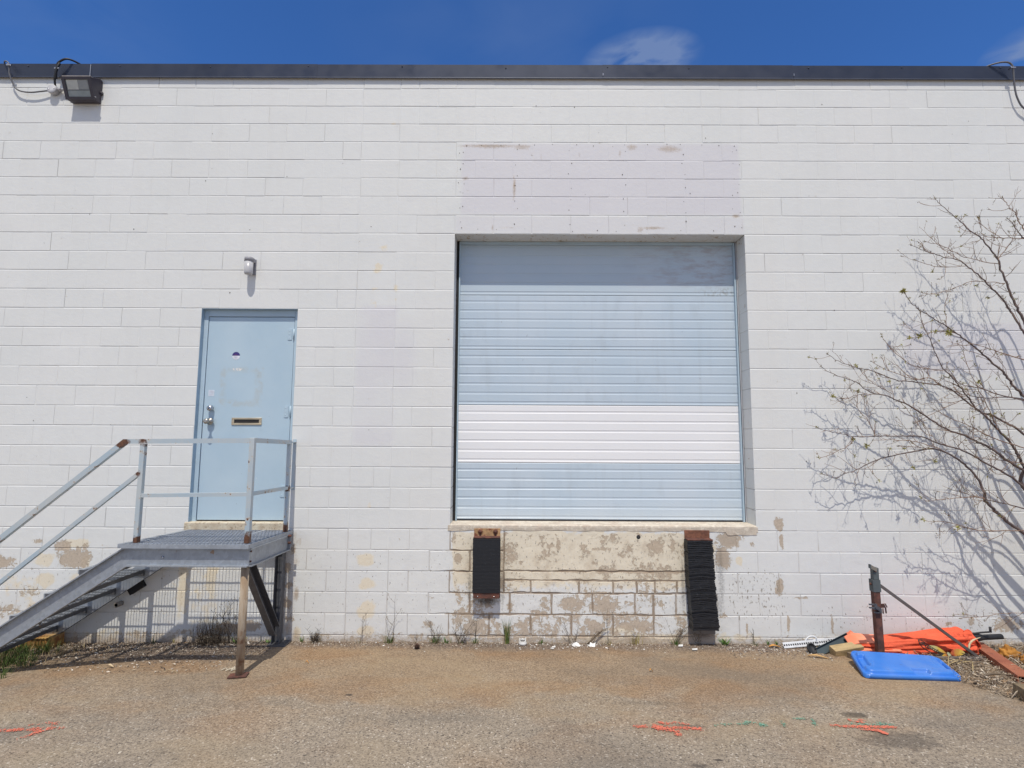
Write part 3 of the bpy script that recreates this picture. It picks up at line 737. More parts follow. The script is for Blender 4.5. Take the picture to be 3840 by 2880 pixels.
# ------------- loading door
def loading_door():
    D = .228
    t = MT('section_blue', (.37, .5, .6), .42)
    c = t.mix(t.rng(t.noise(1.6, 5), .3, .7), (.47, .57, .66), (.53, .61, .685))
    c = t.mix(t.rng(t.noise(7, 6, t.map(scale=(1, 1, .5))), .55, .75, 0, .22), c, (.33, .38, .42))
    c = t.mix(t.rng(t.noise(1, 6, t.map(scale=(14, 1, .9), loc=(2, 0, 1))), .55, .8, 0, .22), c, (.36, .40, .42))
    Xb, Yb, Zb = t.sep(); c = t.mix(t.math('MULTIPLY', t.rng(Zb, 1.25, 1.07), .30), c, (.60, .62, .60)); c = t.mix(t.rng(t.noise(1, 3, t.map(scale=(30, 30, 22), loc=(8, 1, 4))), .72, .76, 0, .5), c, (.22, .24, .27))
    t.color(c); t.rough(t.rng(t.noise(4, 4), .3, .7, .36, .5)); t.bump(t.noise(3, 2), .06, .01)
    blue = t.m
    t = MT('section_top', (.37, .5, .6), .42)
    c = t.mix(t.rng(t.noise(1.6, 5), .3, .7), (.46, .56, .64), (.51, .59, .66))
    X, Yc, Z = t.sep()
    red = t.math('MULTIPLY', t.rng(t.noise(1, 6, t.map(scale=(4, 4, 14)), rough=.7), .46, .62), t.math('MULTIPLY', t.rng(X, 2.3, 3.2, 0, 1), t.rng(Z, 3.45, 3.6)))
    c = t.mix(t.math('MULTIPLY', red, .6), c, (.36, .32, .33))
    gr = t.math('MULTIPLY', t.rng(t.noise(30, 5), .45, .6), t.math('MULTIPLY', t.rng(X, 3.1, 3.4), t.rng(Z, 3.52, 3.47))); c = t.mix(t.math('MULTIPLY', gr, .5), c, (.25, .24, .20))
    t.color(c); t.bump(t.noise(3, 2), .06, .01); top = t.m
    white = simple('section_white', (.80, .805, .82), .4, var=.015, scale=2, bump=.03)
    dr = link('loading_door', bpy.data.meshes.new('loading_door'), bld)
    # dark backing behind the sections
    bm = bmesh.new(); vs = [bm.verts.new(p) for p in ((.58, D+.062, 1.02), (3.62, D+.062, 1.02), (3.62, D+.062, 4.02), (.58, D+.062, 4.02))]; bm.faces.new(vs[::1]); bm.to_mesh(dr.data); bm.free(); dr.data.materials.append(M_DARK)
    zs = [1.062, 1.638, 2.235, 2.824, 3.412, 4.02]; mats = [blue, white, blue, blue, top]
    x0, x1 = .64, 3.565
    for k in range(5):
        z0, z1 = zs[k]+.002, zs[k+1]-.002; h = z1-z0; pr = []
        n = 6; pitch = h/n
        pr.append((D+.03, z0)); pr.append((D+.003, z0)); pr.append((D, z0+.004))
        for i in range(n):
            zc = z0+pitch*(i+.30 if k < 4 else i+.3)
            pr += [(D, zc-.014), (D+.0026, zc-.0105), (D+.0026, zc+.0075), (D+.0016, zc+.0090), (D, zc+.0105)]
        pr += [(D, z1-.004), (D+.003, z1), (D+.03, z1)]
        m = MB(); m.prism(pr[::-1], 'x', x0, x1, mats[k])
        if k == 0: m.box((x0, D-.004, z0-.012), (x1, D+.03, z0-.001), M_RUBBER)
        o = m.build('door_section', dr)
        if k == 1: o['label'] = 'plain white replacement section'
        if k == 4: o['label'] = 'top section with reddish scuffs'
    # frames: angle iron jambs and head, and the dark bottom seal
    m = MB(); m.box((.604, .205, 1.052), (.628, .285, 3.998), M_DARK, .002); m.box((.629, D-.035, 1.052), (.642, D+.05, 3.99), M_BLUE, .002); m.build('door_jamb', dr)  # left strip near black: the jamb's shade put into its colour
    m = MB(); m.box((3.566, D-.03, 1.052), (3.580, D+.05, 3.99), M_BLUE, .002); m.box((3.5805, D-.012, 1.052), (3.5885, D+.05, 3.99), M_BLUE, .001); m.box((3.589, D-.03, 1.052), (3.5975, D+.05, 3.998), simple('jamb_grey', (.5, .5, .52), .6), .001); m.build('door_jamb', dr)
    m = MB(); m.box((.6435, D-.02, 3.965), (3.5655, D-.004, 3.998), M_BLUE, .002); m.build('door_head', dr)
    # thin black strip on the left jamb
    m = MB(); m.box((.6205, .190, 1.9), (.6245, .203, 3.45), M_RUBBER); m.build('weather_strip', dr)
loading_door()

# ------------- entrance door
def entrance():
    R = .052
    fr = MB()
    fr.box((-1.979, R, 1.053), (-1.936, .12, 3.199), M_BLUE, .003); fr.box((-1.041, R, 1.053), (-.996, .12, 3.199), M_BLUE, .003)
    fr.box((-1.9355, R+.001, 3.128), (-1.0415, .12, 3.198), M_BLUE, .003)
    # painted return on the left jamb of the wall
    fr.box((-1.9795, .0008, 1.057), (-1.9770, R-.0005, 3.198), M_BLUED); fr.box((-1.976, .0008, 3.1965), (-.996, R-.0005, 3.1990), M_BLUED)
    fr.box((-1.979, R+.02, 1.0535), (-.996, .12, 1.062), M_DARK)
    fr.build('door_frame', bld)
    m = MB(); m.box((-1.931, R+.006, 1.068), (-1.046, R+.05, 3.122), M_DOOR, .003)
    dr = m.build('entrance_door', bld)
    m = MB(); m.box((-1.9365, R+.03, 1.06), (-1.040, R+.06, 3.13), M_DARK); m.build('rebate', dr)
    for (cx, cz) in ((-1.079, 2.945), (-1.079, 2.150), (-1.079, 1.355)):
        m = MB(); m.box((cx-.030, R+.0005, cz-.06), (cx+.012, R+.0059, cz+.055), M_BLUE, .001)
        m.tube([(cx+.034, R-.002, cz-.055), (cx+.034, R-.002, cz+.055)], .008, M_BLUE, 8)
        for q in (-.035, 0, .035): m.lathe([(0, R-.002), (.005, R-.001), (.006, R+.001)], (cx-.015, 0, cz+q), 'y', 8, M_BLUE)
        m.build('hinge', dr)
    # knob, deadbolt, letter slot, stickers
    kn = simple('old_steel_knob', (.42, .39, .34), .3, .9, bump=0)
    m = MB(); m.lathe([(0, -.045), (.010, -.047), (.022, -.044), (.027, -.034), (.026, -.024), (.014, -.014), (.011, .0), (.014, .016), (.032, .022), (.036, .030), (.036, .038)], (-1.846, 0, 2.045), 'y', 24, kn)
    m.build('door_knob', dr)
    m = MB(); m.lathe([(0, .004), (.012, .003), (.024, .008), (.029, .020), (.031, .038)], (-1.848, 0, 2.178), 'y', 24, M_STEEL); m.box((-1.852, .0005, 2.170), (-1.844, .0035, 2.186), M_DARK); m.build('deadbolt', dr)
    m = MB(); a = R+.006
    x0, x1, z0, z1 = -1.637, -1.333, 2.011, 2.085
    m.box((x0, a-.008, z1-.018), (x1, a, z1), M_BRASS, .002); m.box((x0, a-.008, z0), (x1, a, z0+.020), M_BRASS, .002)
    m.box((x0, a-.0075, z0+.0205), (x0+.026, a, z1-.0185), M_BRASS, .002); m.box((x1-.026, a-.0075, z0+.0205), (x1, a, z1-.0185), M_BRASS, .002)
    m.box((x0+.0265, a-.0035, z0+.0208), (x1-.0265, a-.0005, z1-.0188), M_DARK)
    m.build('letter_slot', dr)
    purple = simple('sticker_purple', (.045, .03, .16), .4, bump=0); wht = simple('sticker_white', (.72, .74, .80), .4, bump=0); faint = simple('sticker_print', (.45, .48, .62), .5, bump=0); red = simple('sticker_red', (.30, .05, .12), .5, bump=0)
    m = MB(); c = (-1.632, 2.719); r = .040
    for h, mt in ((0, purple), (1, wht)):
        pts = [(c[0]+r*math.cos(q), c[1]+r*math.sin(q)) for q in np.linspace(h*PI, (h+1)*PI, 17)]
        m.prism(pts, 'y', a-.0012, a-.0002, mt)
    for q, w in ((-.010, .034), (-.017, .030), (-.024, .018)): m.box((c[0]-w/2, a-.0019, c[1]+q-.0014), (c[0]+w/2, a-.0013, c[1]+q+.0014), faint)
    m.box((c[0]-.016, a-.0019, c[1]+.006), (c[0]+.010, a-.0013, c[1]+.010), red)
    m.build('round_sticker', dr)
    m = MB(); m.box((-1.893, a-.0012, 2.302), (-1.832, a-.0002, 2.366), simple('sticker_faded', (.60, .66, .74), .5, bump=0), .0)
    for zz, w, mt in ((2.352, .04, red), (2.342, .044, faint), (2.318, .036, faint)): m.box((-1.862-w/2, a-.0019, zz-.0015), (-1.862+w/2, a-.0013, zz+.0015), simple('faded_print', (.62, .60, .70), .5, bump=0))
    m.build('square_sticker', dr)
entrance()
# ================================================================== FIXTURES ON THE WALL
def galv(name='galvanised', base=(.36, .39, .43), rough=.5):
    t = MT(name, base, rough, .55)
    v = t.voro(38, out='Color'); sp = t.n.new('ShaderNodeSeparateColor'); t.l.new(v, sp.inputs[0])
    c = t.mix(t.rng(sp.outputs[0], 0, 1), tuple(b*.90 for b in base), tuple(b*1.1 for b in base))
    n = t.noise(7, 6)
    c = t.mix(t.rng(n, .52, .72, 0, .3), c, tuple(b*.6 for b in base))
    c = t.mix(t.rng(t.noise(16, 6, t.map(loc=(9, 2, 1))), .68, .74, 0, .8), c, (.28, .17, .09))
    t.color(c); t.rough(t.rng(n, .3, .7, .42, .65)); t.bump(t.noise(50, 3), .12, .003); return t.m
M_GALV = galv()
M_GALV_D = galv('dark_steel', (.13, .135, .15), .6)
def rail_mat():
    t = MT('rail_paint', (.42, .5, .55), .55, .25)
    n = t.noise(15, 6, rough=.65)
    c = t.mix(t.rng(t.noise(4, 4), .35, .65), (.42, .52, .59), (.52, .56, .57))
    ru = t.rng(n, .615, .66)
    c = t.mix(t.rng(n, .575, .615, 0, .7), c, (.60, .54, .45))
    rc = t.mix(t.rng(t.noise(60, 4), .3, .7), (.07, .035, .026), (.20, .09, .045))
    c = t.mix(ru, c, rc)
    X, Yc, Z = t.sep()
    # rust where the posts and joints were welded
    def spot(p, r, nz=.5):
        vm = t.n.new('ShaderNodeVectorMath'); vm.operation = 'DISTANCE'; t.l.new(t.n_geo(), vm.inputs[0]); vm.inputs[1].default_value = p
        return t.rng(t.math('ADD', vm.outputs['Value'], t.rng(n, .3, .7, -r*nz, r*nz)), r*1.15, r*.8)
    for p, r in (((-1.86, -.86, 1.86), .045), ((-2.03, -.86, 1.84), .055), ((-1.88, -.86, 1.59), .035), ((-1.85, -.86, 1.04), .05), ((-.95, -.86, 1.045), .075), ((-.95, -.86, 1.87), .012), ((-.96, -.122, 1.01), .06), ((-.96, -.122, 1.40), .03)):
        c = t.mix(spot(p, r), c, rc)
    t.color(c); t.rough(t.rng(ru, 0, 1, .5, .85)); t.bump(n, .25, .002)
    return t.m
def _ngeo(s):
    g = s.n.new('ShaderNodeNewGeometry'); return g.outputs['Position']
MT.n_geo = _ngeo
M_RAIL = rail_mat()
M_RUST = simple('rust', (.20, .085, .05), .85, var=.4, scale=30, bump=.4, bscale=70, second=(.12, .05, .035), thr=(.45, .65), sscale=14)
M_RUSTD = simple('dark_rust', (.13, .05, .035), .8, var=.35, scale=25, bump=.4, bscale=90, second=(.065, .035, .03), thr=(.45, .65), sscale=14)
M_LGREY = simple('light_grey_plastic', (.45, .45, .47), .5, bump=.05)
M_CABLE = simple('grey_cable', (.13, .13, .14), .55, bump=0)
M_CABLEB = simple('black_cable', (.012, .013, .016), .5, bump=0)
M_BRONZE = simple('dark_bronze_housing', (.052, .045, .058), .5, bump=.1)

def floodlight():
    t = thing('floodlight', 'dark bronze box floodlight with slanted glass front, under the roof edge at top left', 'floodlight', (-3.345, -.05, 5.54))
    x0, x1 = -3.500, -3.200
    m = MB(); o = [(-.001, 5.675), (-.04, 5.678), (-.150, 5.618), (-.154, 5.606), (-.080, 5.424), (-.066, 5.414), (-.001, 5.417)]
    m.prism(o, 'x', x0, x1, M_BRONZE, .006)
    m.build('housing', t)
    # door frame round the glass
    A = Vector((0, -.158, 5.608)); B = Vector((0, -.080, 5.420)); n = Vector((0, B.z-A.z, -(B.y-A.y))).normalized()
    if n.y > 0: n = -n
    d = (B-A)
    def P(x, s, off): q = A+d*s+n*off; return (x, q.y, q.z)
    m = MB()
    def slab(xa, xb, s0, s1, o0, o1, mt):
        vs = [m.bm.verts.new(P(*q)) for q in ((xa, s0, o0), (xb, s0, o0), (xb, s1, o0), (xa, s1, o0), (xa, s0, o1), (xb, s0, o1), (xb, s1, o1), (xa, s1, o1))]
        fs = [m.bm.faces.new([vs[k] for k in q]) for q in ((3,2,1,0),(4,5,6,7),(0,1,5,4),(1,2,6,5),(2,3,7,6),(3,0,4,7))]
        for f in fs: f.material_index = m.mi(mt)
        bmesh.ops.recalc_face_normals(m.bm, faces=fs)
    slab(x0-.004, x1+.004, -.03, .10, .001, .014, M_BRONZE); slab(x0-.004, x1+.004, .90, 1.03, .001, .014, M_BRONZE)
    slab(x0-.004, x0+.03, .101, .899, .001, .014, M_BRONZE); slab(x1-.03, x1+.004, .101, .899, .001, .014, M_BRONZE)
    m.build('door_ring', t)
    gl = MT('lens_glass', (.30, .36, .37), .12, 0, .6); gl.color(gl.mix(gl.rng(gl.noise(8, 3), .3, .7), (.26, .31, .32), (.36, .41, .42)))
    m = MB(); slab(x0+.031, x1-.031, .102, .898, .002, .005, gl.m)
    gp = m.build('glass', t)
    m = MB()
    slab(x0+.04, x0+.155, .12, .57, .006, .0075, simple('lens_pale', (.55, .57, .54), .2, bump=0))
    slab(x0+.158, x1-.04, .12, .55, .006, .0075, simple('lens_grey', (.30, .32, .33), .2, bump=0))
    slab(x0+.035, x1-.035, .575, .60, .006, .0078, simple('lens_bar', (.12, .13, .18), .4, bump=0))
    m.build('reflector', t)
    m = MB(); m.box((x0+.0, -.163, 5.6135), (x1-.0, -.130, 5.623), simple('lit_lip', (.40, .36, .33), .5, .4, bump=0)); m.build('lit_lip', t)  # pale colour stands for the sunlit highlight on the housing's top lip
    m = MB(); m.lathe([(0, x1+.012), (.006, x1+.011), (.008, x1+.001)], (0, -.086, 5.44), 'x', 8, M_STEEL); m.build('screw', t); m = MB(); m.lathe([(0, x1+.018), (.018, x1+.016), (.02, x1+.001)], (0, -.012, 5.53), 'x', 10, M_BRONZE); m.build('screw', t)
    # junction box and nipple
    j = thing('junction_box', 'round grey junction box left of the floodlight', 'junction box', (-3.70, -.03, 5.553))
    m = MB(); m.lathe([(0, -.055), (.045, -.055), (.050, -.050), (.050, -.001)], (-3.70, 0, 5.556), 'y', 24, M_LGREY); m.build('box_body', j)
    m = MB(); m.tube([(-3.652, -.03, 5.560), (-3.50, -.04, 5.555)], .012, M_LGREY, 12); m.tube([(-3.64, -.03, 5.560), (-3.61, -.032, 5.559)], .019, M_LGREY, 12); m.tube([(-3.53, -.038, 5.556), (-3.505, -.04, 5.555)], .02, M_LGREY, 12); m.build('nipple', j)
    for dx, dz in ((-.03, 0), (.03, 0)):
        m = MB(); m.lathe([(0, -.058), (.005, -.0575), (.006, -.0552)], (-3.70+dx, 0, 5.556+dz), 'y', 8, M_STEEL); m.build('screw', j)
floodlight()

def cables():
    m = MB(); m.tube(crs([(-4.35, .12, 5.86), (-4.28, .0, 5.875), (-4.215, -.06, 5.862), (-4.165, -.072, 5.83), (-4.153, -.07, 5.77), (-4.15, -.065, 5.71), (-4.121, -.04, 5.61), (-4.08, -.036, 5.557), (-4.014, -.036, 5.532), (-3.923, -.037, 5.524), (-3.834, -.036, 5.534), (-3.749, -.03, 5.549)], 6), .0075, M_CABLE, 8)
    o = m.build('cable'); meta(o, 'grey cable drooping from the roof edge to the round junction box at top left', 'cable', 'cables over the roof edge')
    m = MB(); m.tube(crs([(-3.42, .12, 5.872), (-3.50, .0, 5.892), (-3.56, -.06, 5.888), (-3.62, -.075, 5.845), (-3.645, -.075, 5.80), (-3.66, -.07, 5.70), (-3.675, -.045, 5.62), (-3.68, -.03, 5.60)], 6), .010, M_CABLEB, 8)
    m.tube(crs([(-3.622, -.07, 5.83), (-3.632, -.080, 5.78), (-3.645, -.078, 5.72), (-3.655, -.06, 5.66)], 6), .012, M_CABLEB, 8)
    o = m.build('cable'); meta(o, 'black cable looping over the roof edge down into the round junction box', 'cable', 'cables over the roof edge')
    m = MB(); m.tube(crs([(6.16, .12, 5.835), (6.24, .0, 5.862), (6.33, -.05, 5.875), (6.40, -.07, 5.870), (6.44, -.075, 5.853), (6.462, -.078, 5.811), (6.47, -.07, 5.756), (6.478, -.06, 5.67), (6.492, -.05, 5.56), (6.514, -.045, 5.475), (6.56, -.04, 5.39), (6.66, -.035, 5.33), (6.8, -.03, 5.34)], 6), .0085, M_CABLE, 8)
    o = m.build('cable'); meta(o, 'grey cable hanging over the roof edge at the far right', 'cable', 'cables over the roof edge')
    for k, (x, z, lab) in enumerate(((-4.150, 5.80, 'shiny metal clip on the leftmost cable at the roof edge'), (-3.635, 5.765, 'shiny metal clip on the black cable above the junction box'), (6.460, 5.80, 'shiny metal clip on the cable at the far right'))):
        m = MB(); m.box((x-.026, -.088, z-.007), (x+.026, -.078, z+.007), M_STEEL, .002); m.box((x-.024, -.082, z+.007), (x-.010, -.0765, z+.022), M_STEEL, .002); m.box((x-.024, -.079, z-.006), (x-.014, -.050, z+.006), M_STEEL)
        meta(m.build('cable_clip'), lab, 'cable clip', 'cable clips')
cables()

def wall_lamp():
    t = thing('wall_lamp', 'small grey jar shaped wall lamp above the blue entrance door', 'wall lamp', (-1.46, -.03, 3.62))
    mg = simple('lamp_grey', (.30, .30, .325), .5, bump=.05); mj = simple('lamp_jar', (.47, .47, .485), .3, bump=.0)
    m = MB(); m.box((-1.476, -.012, 3.548), (-1.444, -.0005, 3.715), mg, .003); m.build('back_plate', t)
    m = MB(); m.prism([(-.012, 3.670), (-.055, 3.668), (-.055, 3.712), (-.035, 3.712), (-.012, 3.706)], 'x', -1.483, -1.446, mg, .004)
    m.lathe([(0, 3.716), (.036, 3.716), (.044, 3.708), (.045, 3.672), (.0, 3.672)], (-1.488, -.068, 0), 'z', 24, mg); m.build('cap', t)
    m = MB(); m.lathe([(0, 3.671), (.042, 3.671), (.041, 3.552), (.036, 3.538), (.0, 3.535)], (-1.488, -.068, 0), 'z', 24, mj); m.build('jar', t)
wall_lamp()

def bumpers():
    # left: solid block between two rusty angles
    t = thing('dock_bumper', 'flat black rubber dock bumper with two rusty bolts on top, left below the loading door', 'dock bumper', (.965, -.05, .66), 'dock bumpers below the loading door')
    cr = simple('orange_rust_plate', (.42, .26, .13), .8, var=.3, scale=25, bump=.3, second=(.20, .07, .035), thr=(.46, .60), sscale=16)
    m = MB(); m.box((.838, -.012, .935), (1.094, -.0012, 1.012), cr, .001); m.box((.838, -.095, .934), (1.094, -.012, .942), M_RUSTD, .001); m.build('top_angle', t)
    rb = MT('rubber_layers', (.014, .016, .021), .55)
    rb.color(rb.mix(rb.rng(rb.noise(60, 5), .6, .75, 0, .4), (.013, .015, .02), (.07, .075, .085)))
    m = MB()
    n = 40
    for k in range(n):
        z0 = .428+k*(.932-.428)/n; z1 = .428+(k+1)*(.932-.428)/n-.0015
        e = random.Random(k).uniform(-.0015, .0015)
        m.box((.834+e, -.108+e, z0), (1.096+e, -.0012, z1), rb.m)
    m.build('rubber_block', t)
    m = MB(); m.box((.838, -.010, .355), (1.094, -.0012, .428), M_RUSTD, .001); m.box((.838, -.100, .414), (1.094, -.010, .4275), M_RUSTD, .001); m.box((.842, -.1035, .378), (1.090, -.094, .4135), M_RUSTD, .001)
    for x in (.885, 1.04): m.lathe([(0, -.108), (.005, -.107), (.006, -.104)], (x, 0, .396), 'y', 8, M_STEEL)
    m.build('bottom_angle', t)
    for x in (.898, 1.046):
        m = MB(); m.lathe([(0, -.030), (.012, -.030), (.013, -.012)], (x, 0, .985), 'y', 12, M_RUSTD); m.lathe([(.012, -.022), (.024, -.021), (.024, -.013), (.012, -.0125)], (x, 0, .985), 'y', 6, M_RUST); m.box((x-.007, -.016, .943), (x+.007, -.0125, .972), M_RUSTD)
        m.build('bolt', t)
    # right: sagging laminated pads
    t = thing('dock_bumper', 'long sagging black laminated rubber dock bumper, right below the loading door', 'dock bumper', (3.03, -.05, .5), 'dock bumpers below the loading door')
    m = MB(); m.box((2.893, -.012, .925), (3.137, -.0012, 1.006), M_RUST, .001); m.box((2.893, -.10, .925), (3.137, -.012, .934), M_RUSTD, .001); m.build('top_angle', t)
    m = MB(); r = random.Random(7); n = 46; z = .922
    rb2 = MT('rubber_pads', (.016, .018, .023), .5)
    rb2.color(rb2.mix(rb2.rng(rb2.noise(35, 5), .58, .75, 0, .45), (.012, .014, .019), (.075, .08, .09))); rb2.bump(rb2.noise(60, 4), .4, .004)
    for k in range(n):
        f = k/(n-1); h = (.922-.105)/n*1.0
        cx = 3.010+.028*f**1.6+r.uniform(-.003, .003); w = .123+r.uniform(-.003, .003)
        sag = .010*math.sin(f*PI)+.006*f; dep = .108+r.uniform(-.006, .006)+.02*f
        N = 9; top = []; bot = []
        th = h*r.uniform(.74, .95)
        for i in range(N):
            u = -1+2*i/(N-1); x = cx+u*w; dz = sag*(u*u)+.002*math.sin(u*5+k)
            top.append((x, z-dz*(-1)*(-1)+0)); bot.append((x, z-dz-th))
        pts = bot+top[::-1]
        m.prism(pts, 'y', -dep, -.0012, rb2.m)
        z -= h
    m.build('rubber_pads', t)
    m = MB(); m.box((2.905, -.02, .035), (3.16, -.0045, .108), simple('base_plate_grey', (.2, .18, .16), .8), .002); m.build('bottom_plate', t)
bumpers()

def small_wall_things():
    m = MB(); Mr = Matrix.Translation((-2.42, 0, .445)) @ Matrix.Rotation(math.radians(33), 4, 'Y') @ Matrix.Translation((2.42, 0, -.445))
    Mr = Matrix.Translation((-2.42, 0, .445)) @ Matrix.Rotation(math.radians(-33), 4, 'Y')
    m.box((-.075, -.055, -.04), (.075, -.003, .04), simple('black_pad', (.012, .012, .014), .7), .004, Mr)
    meta(m.build('wall_box'), 'small black box on the wall behind the steel stair', 'box')
    m = MB(); m.lathe([(0, -.065), (.016, -.065), (.016, -.072), (.023, -.072), (.024, -.004)], (-2.573, 0, .285), 'y', 16, simple('grey_pipe', (.25, .23, .21), .7)); m.lathe([(0, -.0725), (.015, -.0725)], (-2.573, 0, .285), 'y', 16, M_DARK)
    meta(m.build('pipe_stub'), 'short round pipe end sticking out of the wall behind the stair', 'pipe')
    m = MB(); m.lathe([(0, -.003), (.016, -.0035), (.021, -.0012)], (2.445, 0, .936), 'y', 14, M_DARK)
    o = m.build('drilled_hole', bld)
small_wall_things()

# ================================================================== STEEL STAIR AND LANDING
def stair():
    YF, YB = -.885, -.055
    t = thing('steel_staircase', 'galvanised steel stair and landing with pale blue rails leading up to the entrance door', 'staircase', (-1.9, -.45, -.03))
    def tri(name, parent=None): return None
    H = .150; TP = .998
    def topz(x): return TP+.655*(x+1.934)
    # outer and inner channels (web with flanges turned outwards)
    TILT = Matrix.Translation((0, -.93, 1.03)) @ Matrix.Rotation(-.050, 4, 'X') @ Matrix.Translation((0, .93, -1.03))
    def tilt(m):
        for v in m.bm.verts:
            if v.co.x > -1.2: v.co.x -= .030*(v.co.y+.93)/.9
        bmesh.ops.transform(m.bm, matrix=TILT, verts=m.bm.verts[:])
        return m
    def channel(yweb, out, nm, dz=0):
        # out=-1: flanges towards the yard
        w = .034; th = .008
        xL = -3.62
        def zt(x): return topz(x) if x < -1.934 else TP
        V = H/math.cos(math.atan(.655))*1.0
        def zb(x): return (topz(x)-.172) if x < -1.893 else TP-.142
        m = MB()
        xb = -1.893
        # web
        pts = [(-.921, TP), (-1.934, TP), (xL+.15, zt(xL+.15)), (xL+.05, -.03), (xL+.35, -.04), (xb, TP-.142-.002), (-.921, TP-.142)]
        zf = G(xL, -.5)
        xT = -1.934-(TP-(-.01))/.655
        pts = [(-.921, TP), (-1.934, TP), (xT, -.012), (xT+.27, -.012), (xb, TP-.145), (-.921, TP-.145)]
        m.prism(pts, 'y', yweb-th/2, yweb+th/2, M_GALV)
        y0, y1 = (yweb-th/2-w, yweb-th/2) if out < 0 else (yweb+th/2, yweb+th/2+w)
        tk = .009
        # top flange and bottom flange follow the outline
        m.prism([(-.921, TP), (-1.934, TP), (xT, -.012), (xT+tk*1.8, -.012), (-1.930, TP-tk), (-.921, TP-tk)], 'y', y0, y1, M_GALV)
        m.prism([(xT+.27, -.012), (xb, TP-.145), (-.921, TP-.145), (-.921, TP-.145+tk), (xb-.004, TP-.145+tk), (xT+.27-tk*1.8, -.012)][::-1], 'y', y0, y1, M_GALV)
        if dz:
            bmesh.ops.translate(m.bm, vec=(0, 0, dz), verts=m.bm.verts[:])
            mi = m.mi(M_GALV_D)  # wall-side flanges and downward faces get the darker steel
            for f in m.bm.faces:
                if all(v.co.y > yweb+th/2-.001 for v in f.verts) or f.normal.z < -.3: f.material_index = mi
        return m.build(nm, t)
    channel(YF, -1, 'stringer')
    channel(YB-.03, 1, 'stringer', -.042)
    # end channel on the right, flanges outward (+x)
    m = MB()
    x0 = -.921
    o = [(x0-.008, TP), (x0+.026, TP), (x0+.026, TP-.009), (x0+.001, TP-.009), (x0+.001, TP-.136), (x0+.026, TP-.136), (x0+.026, TP-.145), (x0-.008, TP-.145)]
    m.prism([(a, b) for a, b in o], 'y', YF+.0045, YB-.034, M_GALV)
    tilt(m).build('end_channel', t)
    m = MB()
    m.bm.free()
    for z in (TP-.04, TP-.105):
        m = MB(); m.lathe([(0, .026), (.012, .026), (.013, .0)], (x0+.0015, YB-.10, z), 'x', 6, M_RUSTD); m.build('bolt', t)
    for z in (TP-.03, TP-.11):
        m = MB(); m.lathe([(0, .008), (.007, .007), (.008, .0)], (x0+.0015, YF+.02, z), 'x', 8, M_RUSTD); m.build('bolt', t)
    m = MB(); m.lathe([(0, -.008), (.009, -.007), (.011, 0)], (-1.62, YF-.0045, TP-.075), 'y', 8, M_STEEL); m.build('bolt', t)
    # landing grating
    M_GB = galv('grating_steel', (.46, .50, .56), .45)
    m = MB(); GT = TP+.034; x0g, x1g = -1.955, -.915; y0g, y1g = YF-.05, -.012
    n = int((x1g-x0g)/.031)
    for k in range(n+1):
        x = x0g+k*(x1g-x0g)/n
        m.box((x-.0026, y0g+.004, TP+.004), (x+.0026, y1g-.004, GT-.001), M_GB)
    y = y0g+.05
    while y < y1g:
        m.box((x0g, y-.003, GT-.0082), (x1g, y+.003, GT-.0004), M_GB); y += .08
    g = tilt(m).build('landing_grating', t)
    m = MB(); m.box((x0g-.006, y0g, TP+.002), (x1g+.008, y0g+.005, GT), M_GALV); m.box((x0g-.006, y1g-.005, TP+.002), (x1g+.008, y1g, GT), M_GALV); m.box((x1g+.001, y0g+.0051, TP+.002), (x1g+.008, y1g-.0051, GT), M_GALV); m.box((x0g-.010, y0g+.0051, TP+.001), (x0g+.030, y1g-.0051, GT+.002), M_GALV)
    tilt(m).build('grating_band', t)
    # treads
    tz = [.815, .627, .452, .279, .108]
    tx = [-2.047, -2.309, -2.571, -2.833, -3.095]
    for z, x1 in zip(tz, tx):
        x0_ = x1-.262+.012; m = MB()
        n = 8
        for k in range(n+1):
            x = x0_+.03+k*(x1-x0_-.035)/n
            m.box((x-.0032, YF+.012, z-.030), (x+.0032, YB-.044, z-.001), M_GALV)
        y = YF+.06
        while y < YB-.05:
            m.box((x0_+.028, y-.003, z-.0082), (x1, y+.003, z-.0004), M_GALV); y += .08
        m.box((x0_-.012, YF+.008, z-.032), (x0_+.027, YB-.040, z+.001), M_GALV)      # nosing
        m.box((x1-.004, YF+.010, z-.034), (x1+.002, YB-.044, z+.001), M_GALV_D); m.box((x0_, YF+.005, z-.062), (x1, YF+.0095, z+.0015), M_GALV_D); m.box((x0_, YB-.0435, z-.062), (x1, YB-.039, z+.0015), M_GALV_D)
        m.build('tread', t)
    # rails: square tube
    w = .040; YR = YF+.020
    m = MB()
    sl = .827
    m.sq([(-3.42, YR, 1.853-sl*(3.42-2.012)), (-2.012, YR, 1.853), (-.972, YR, 1.866)], w, w, M_RAIL, up=(0, 0, 1)); m.build('top_rail', t)
    m = MB(); m.sq([(-3.42, YR, 1.585-sl*(3.42-1.885)), (-1.874, YR, 1.594)], .030, .030, M_RAIL); m.build('mid_rail', t)
    m = MB(); m.sq([(-1.846, YR, 1.412), (-.972, YR, 1.425)], .030, .030, M_RAIL); m.build('mid_rail', t)
    m = MB(); m.sq([(-.9505, YR+.0, 1.868), (-.962, -.122, 1.842)], .038, .038, M_RAIL); m.build('top_rail', t)
    m = MB(); m.sq([(-.9505, YR+.0, 1.427), (-.962, -.122, 1.405)], .030, .030, M_RAIL); m.build('mid_rail', t)
    for x, y, z0, z1, ww in ((-1.860, YR, GT+.001, 1.833, .038), (-.9515, YR, GT+.001, 1.888, .041), (-.964, -.122, GT-.045, 1.862, .036)):
        m = MB(); m.box((x-ww/2, y-ww/2, z0), (x+ww/2, y+ww/2, z1), M_RAIL, .003); m.build('rail_post', t)
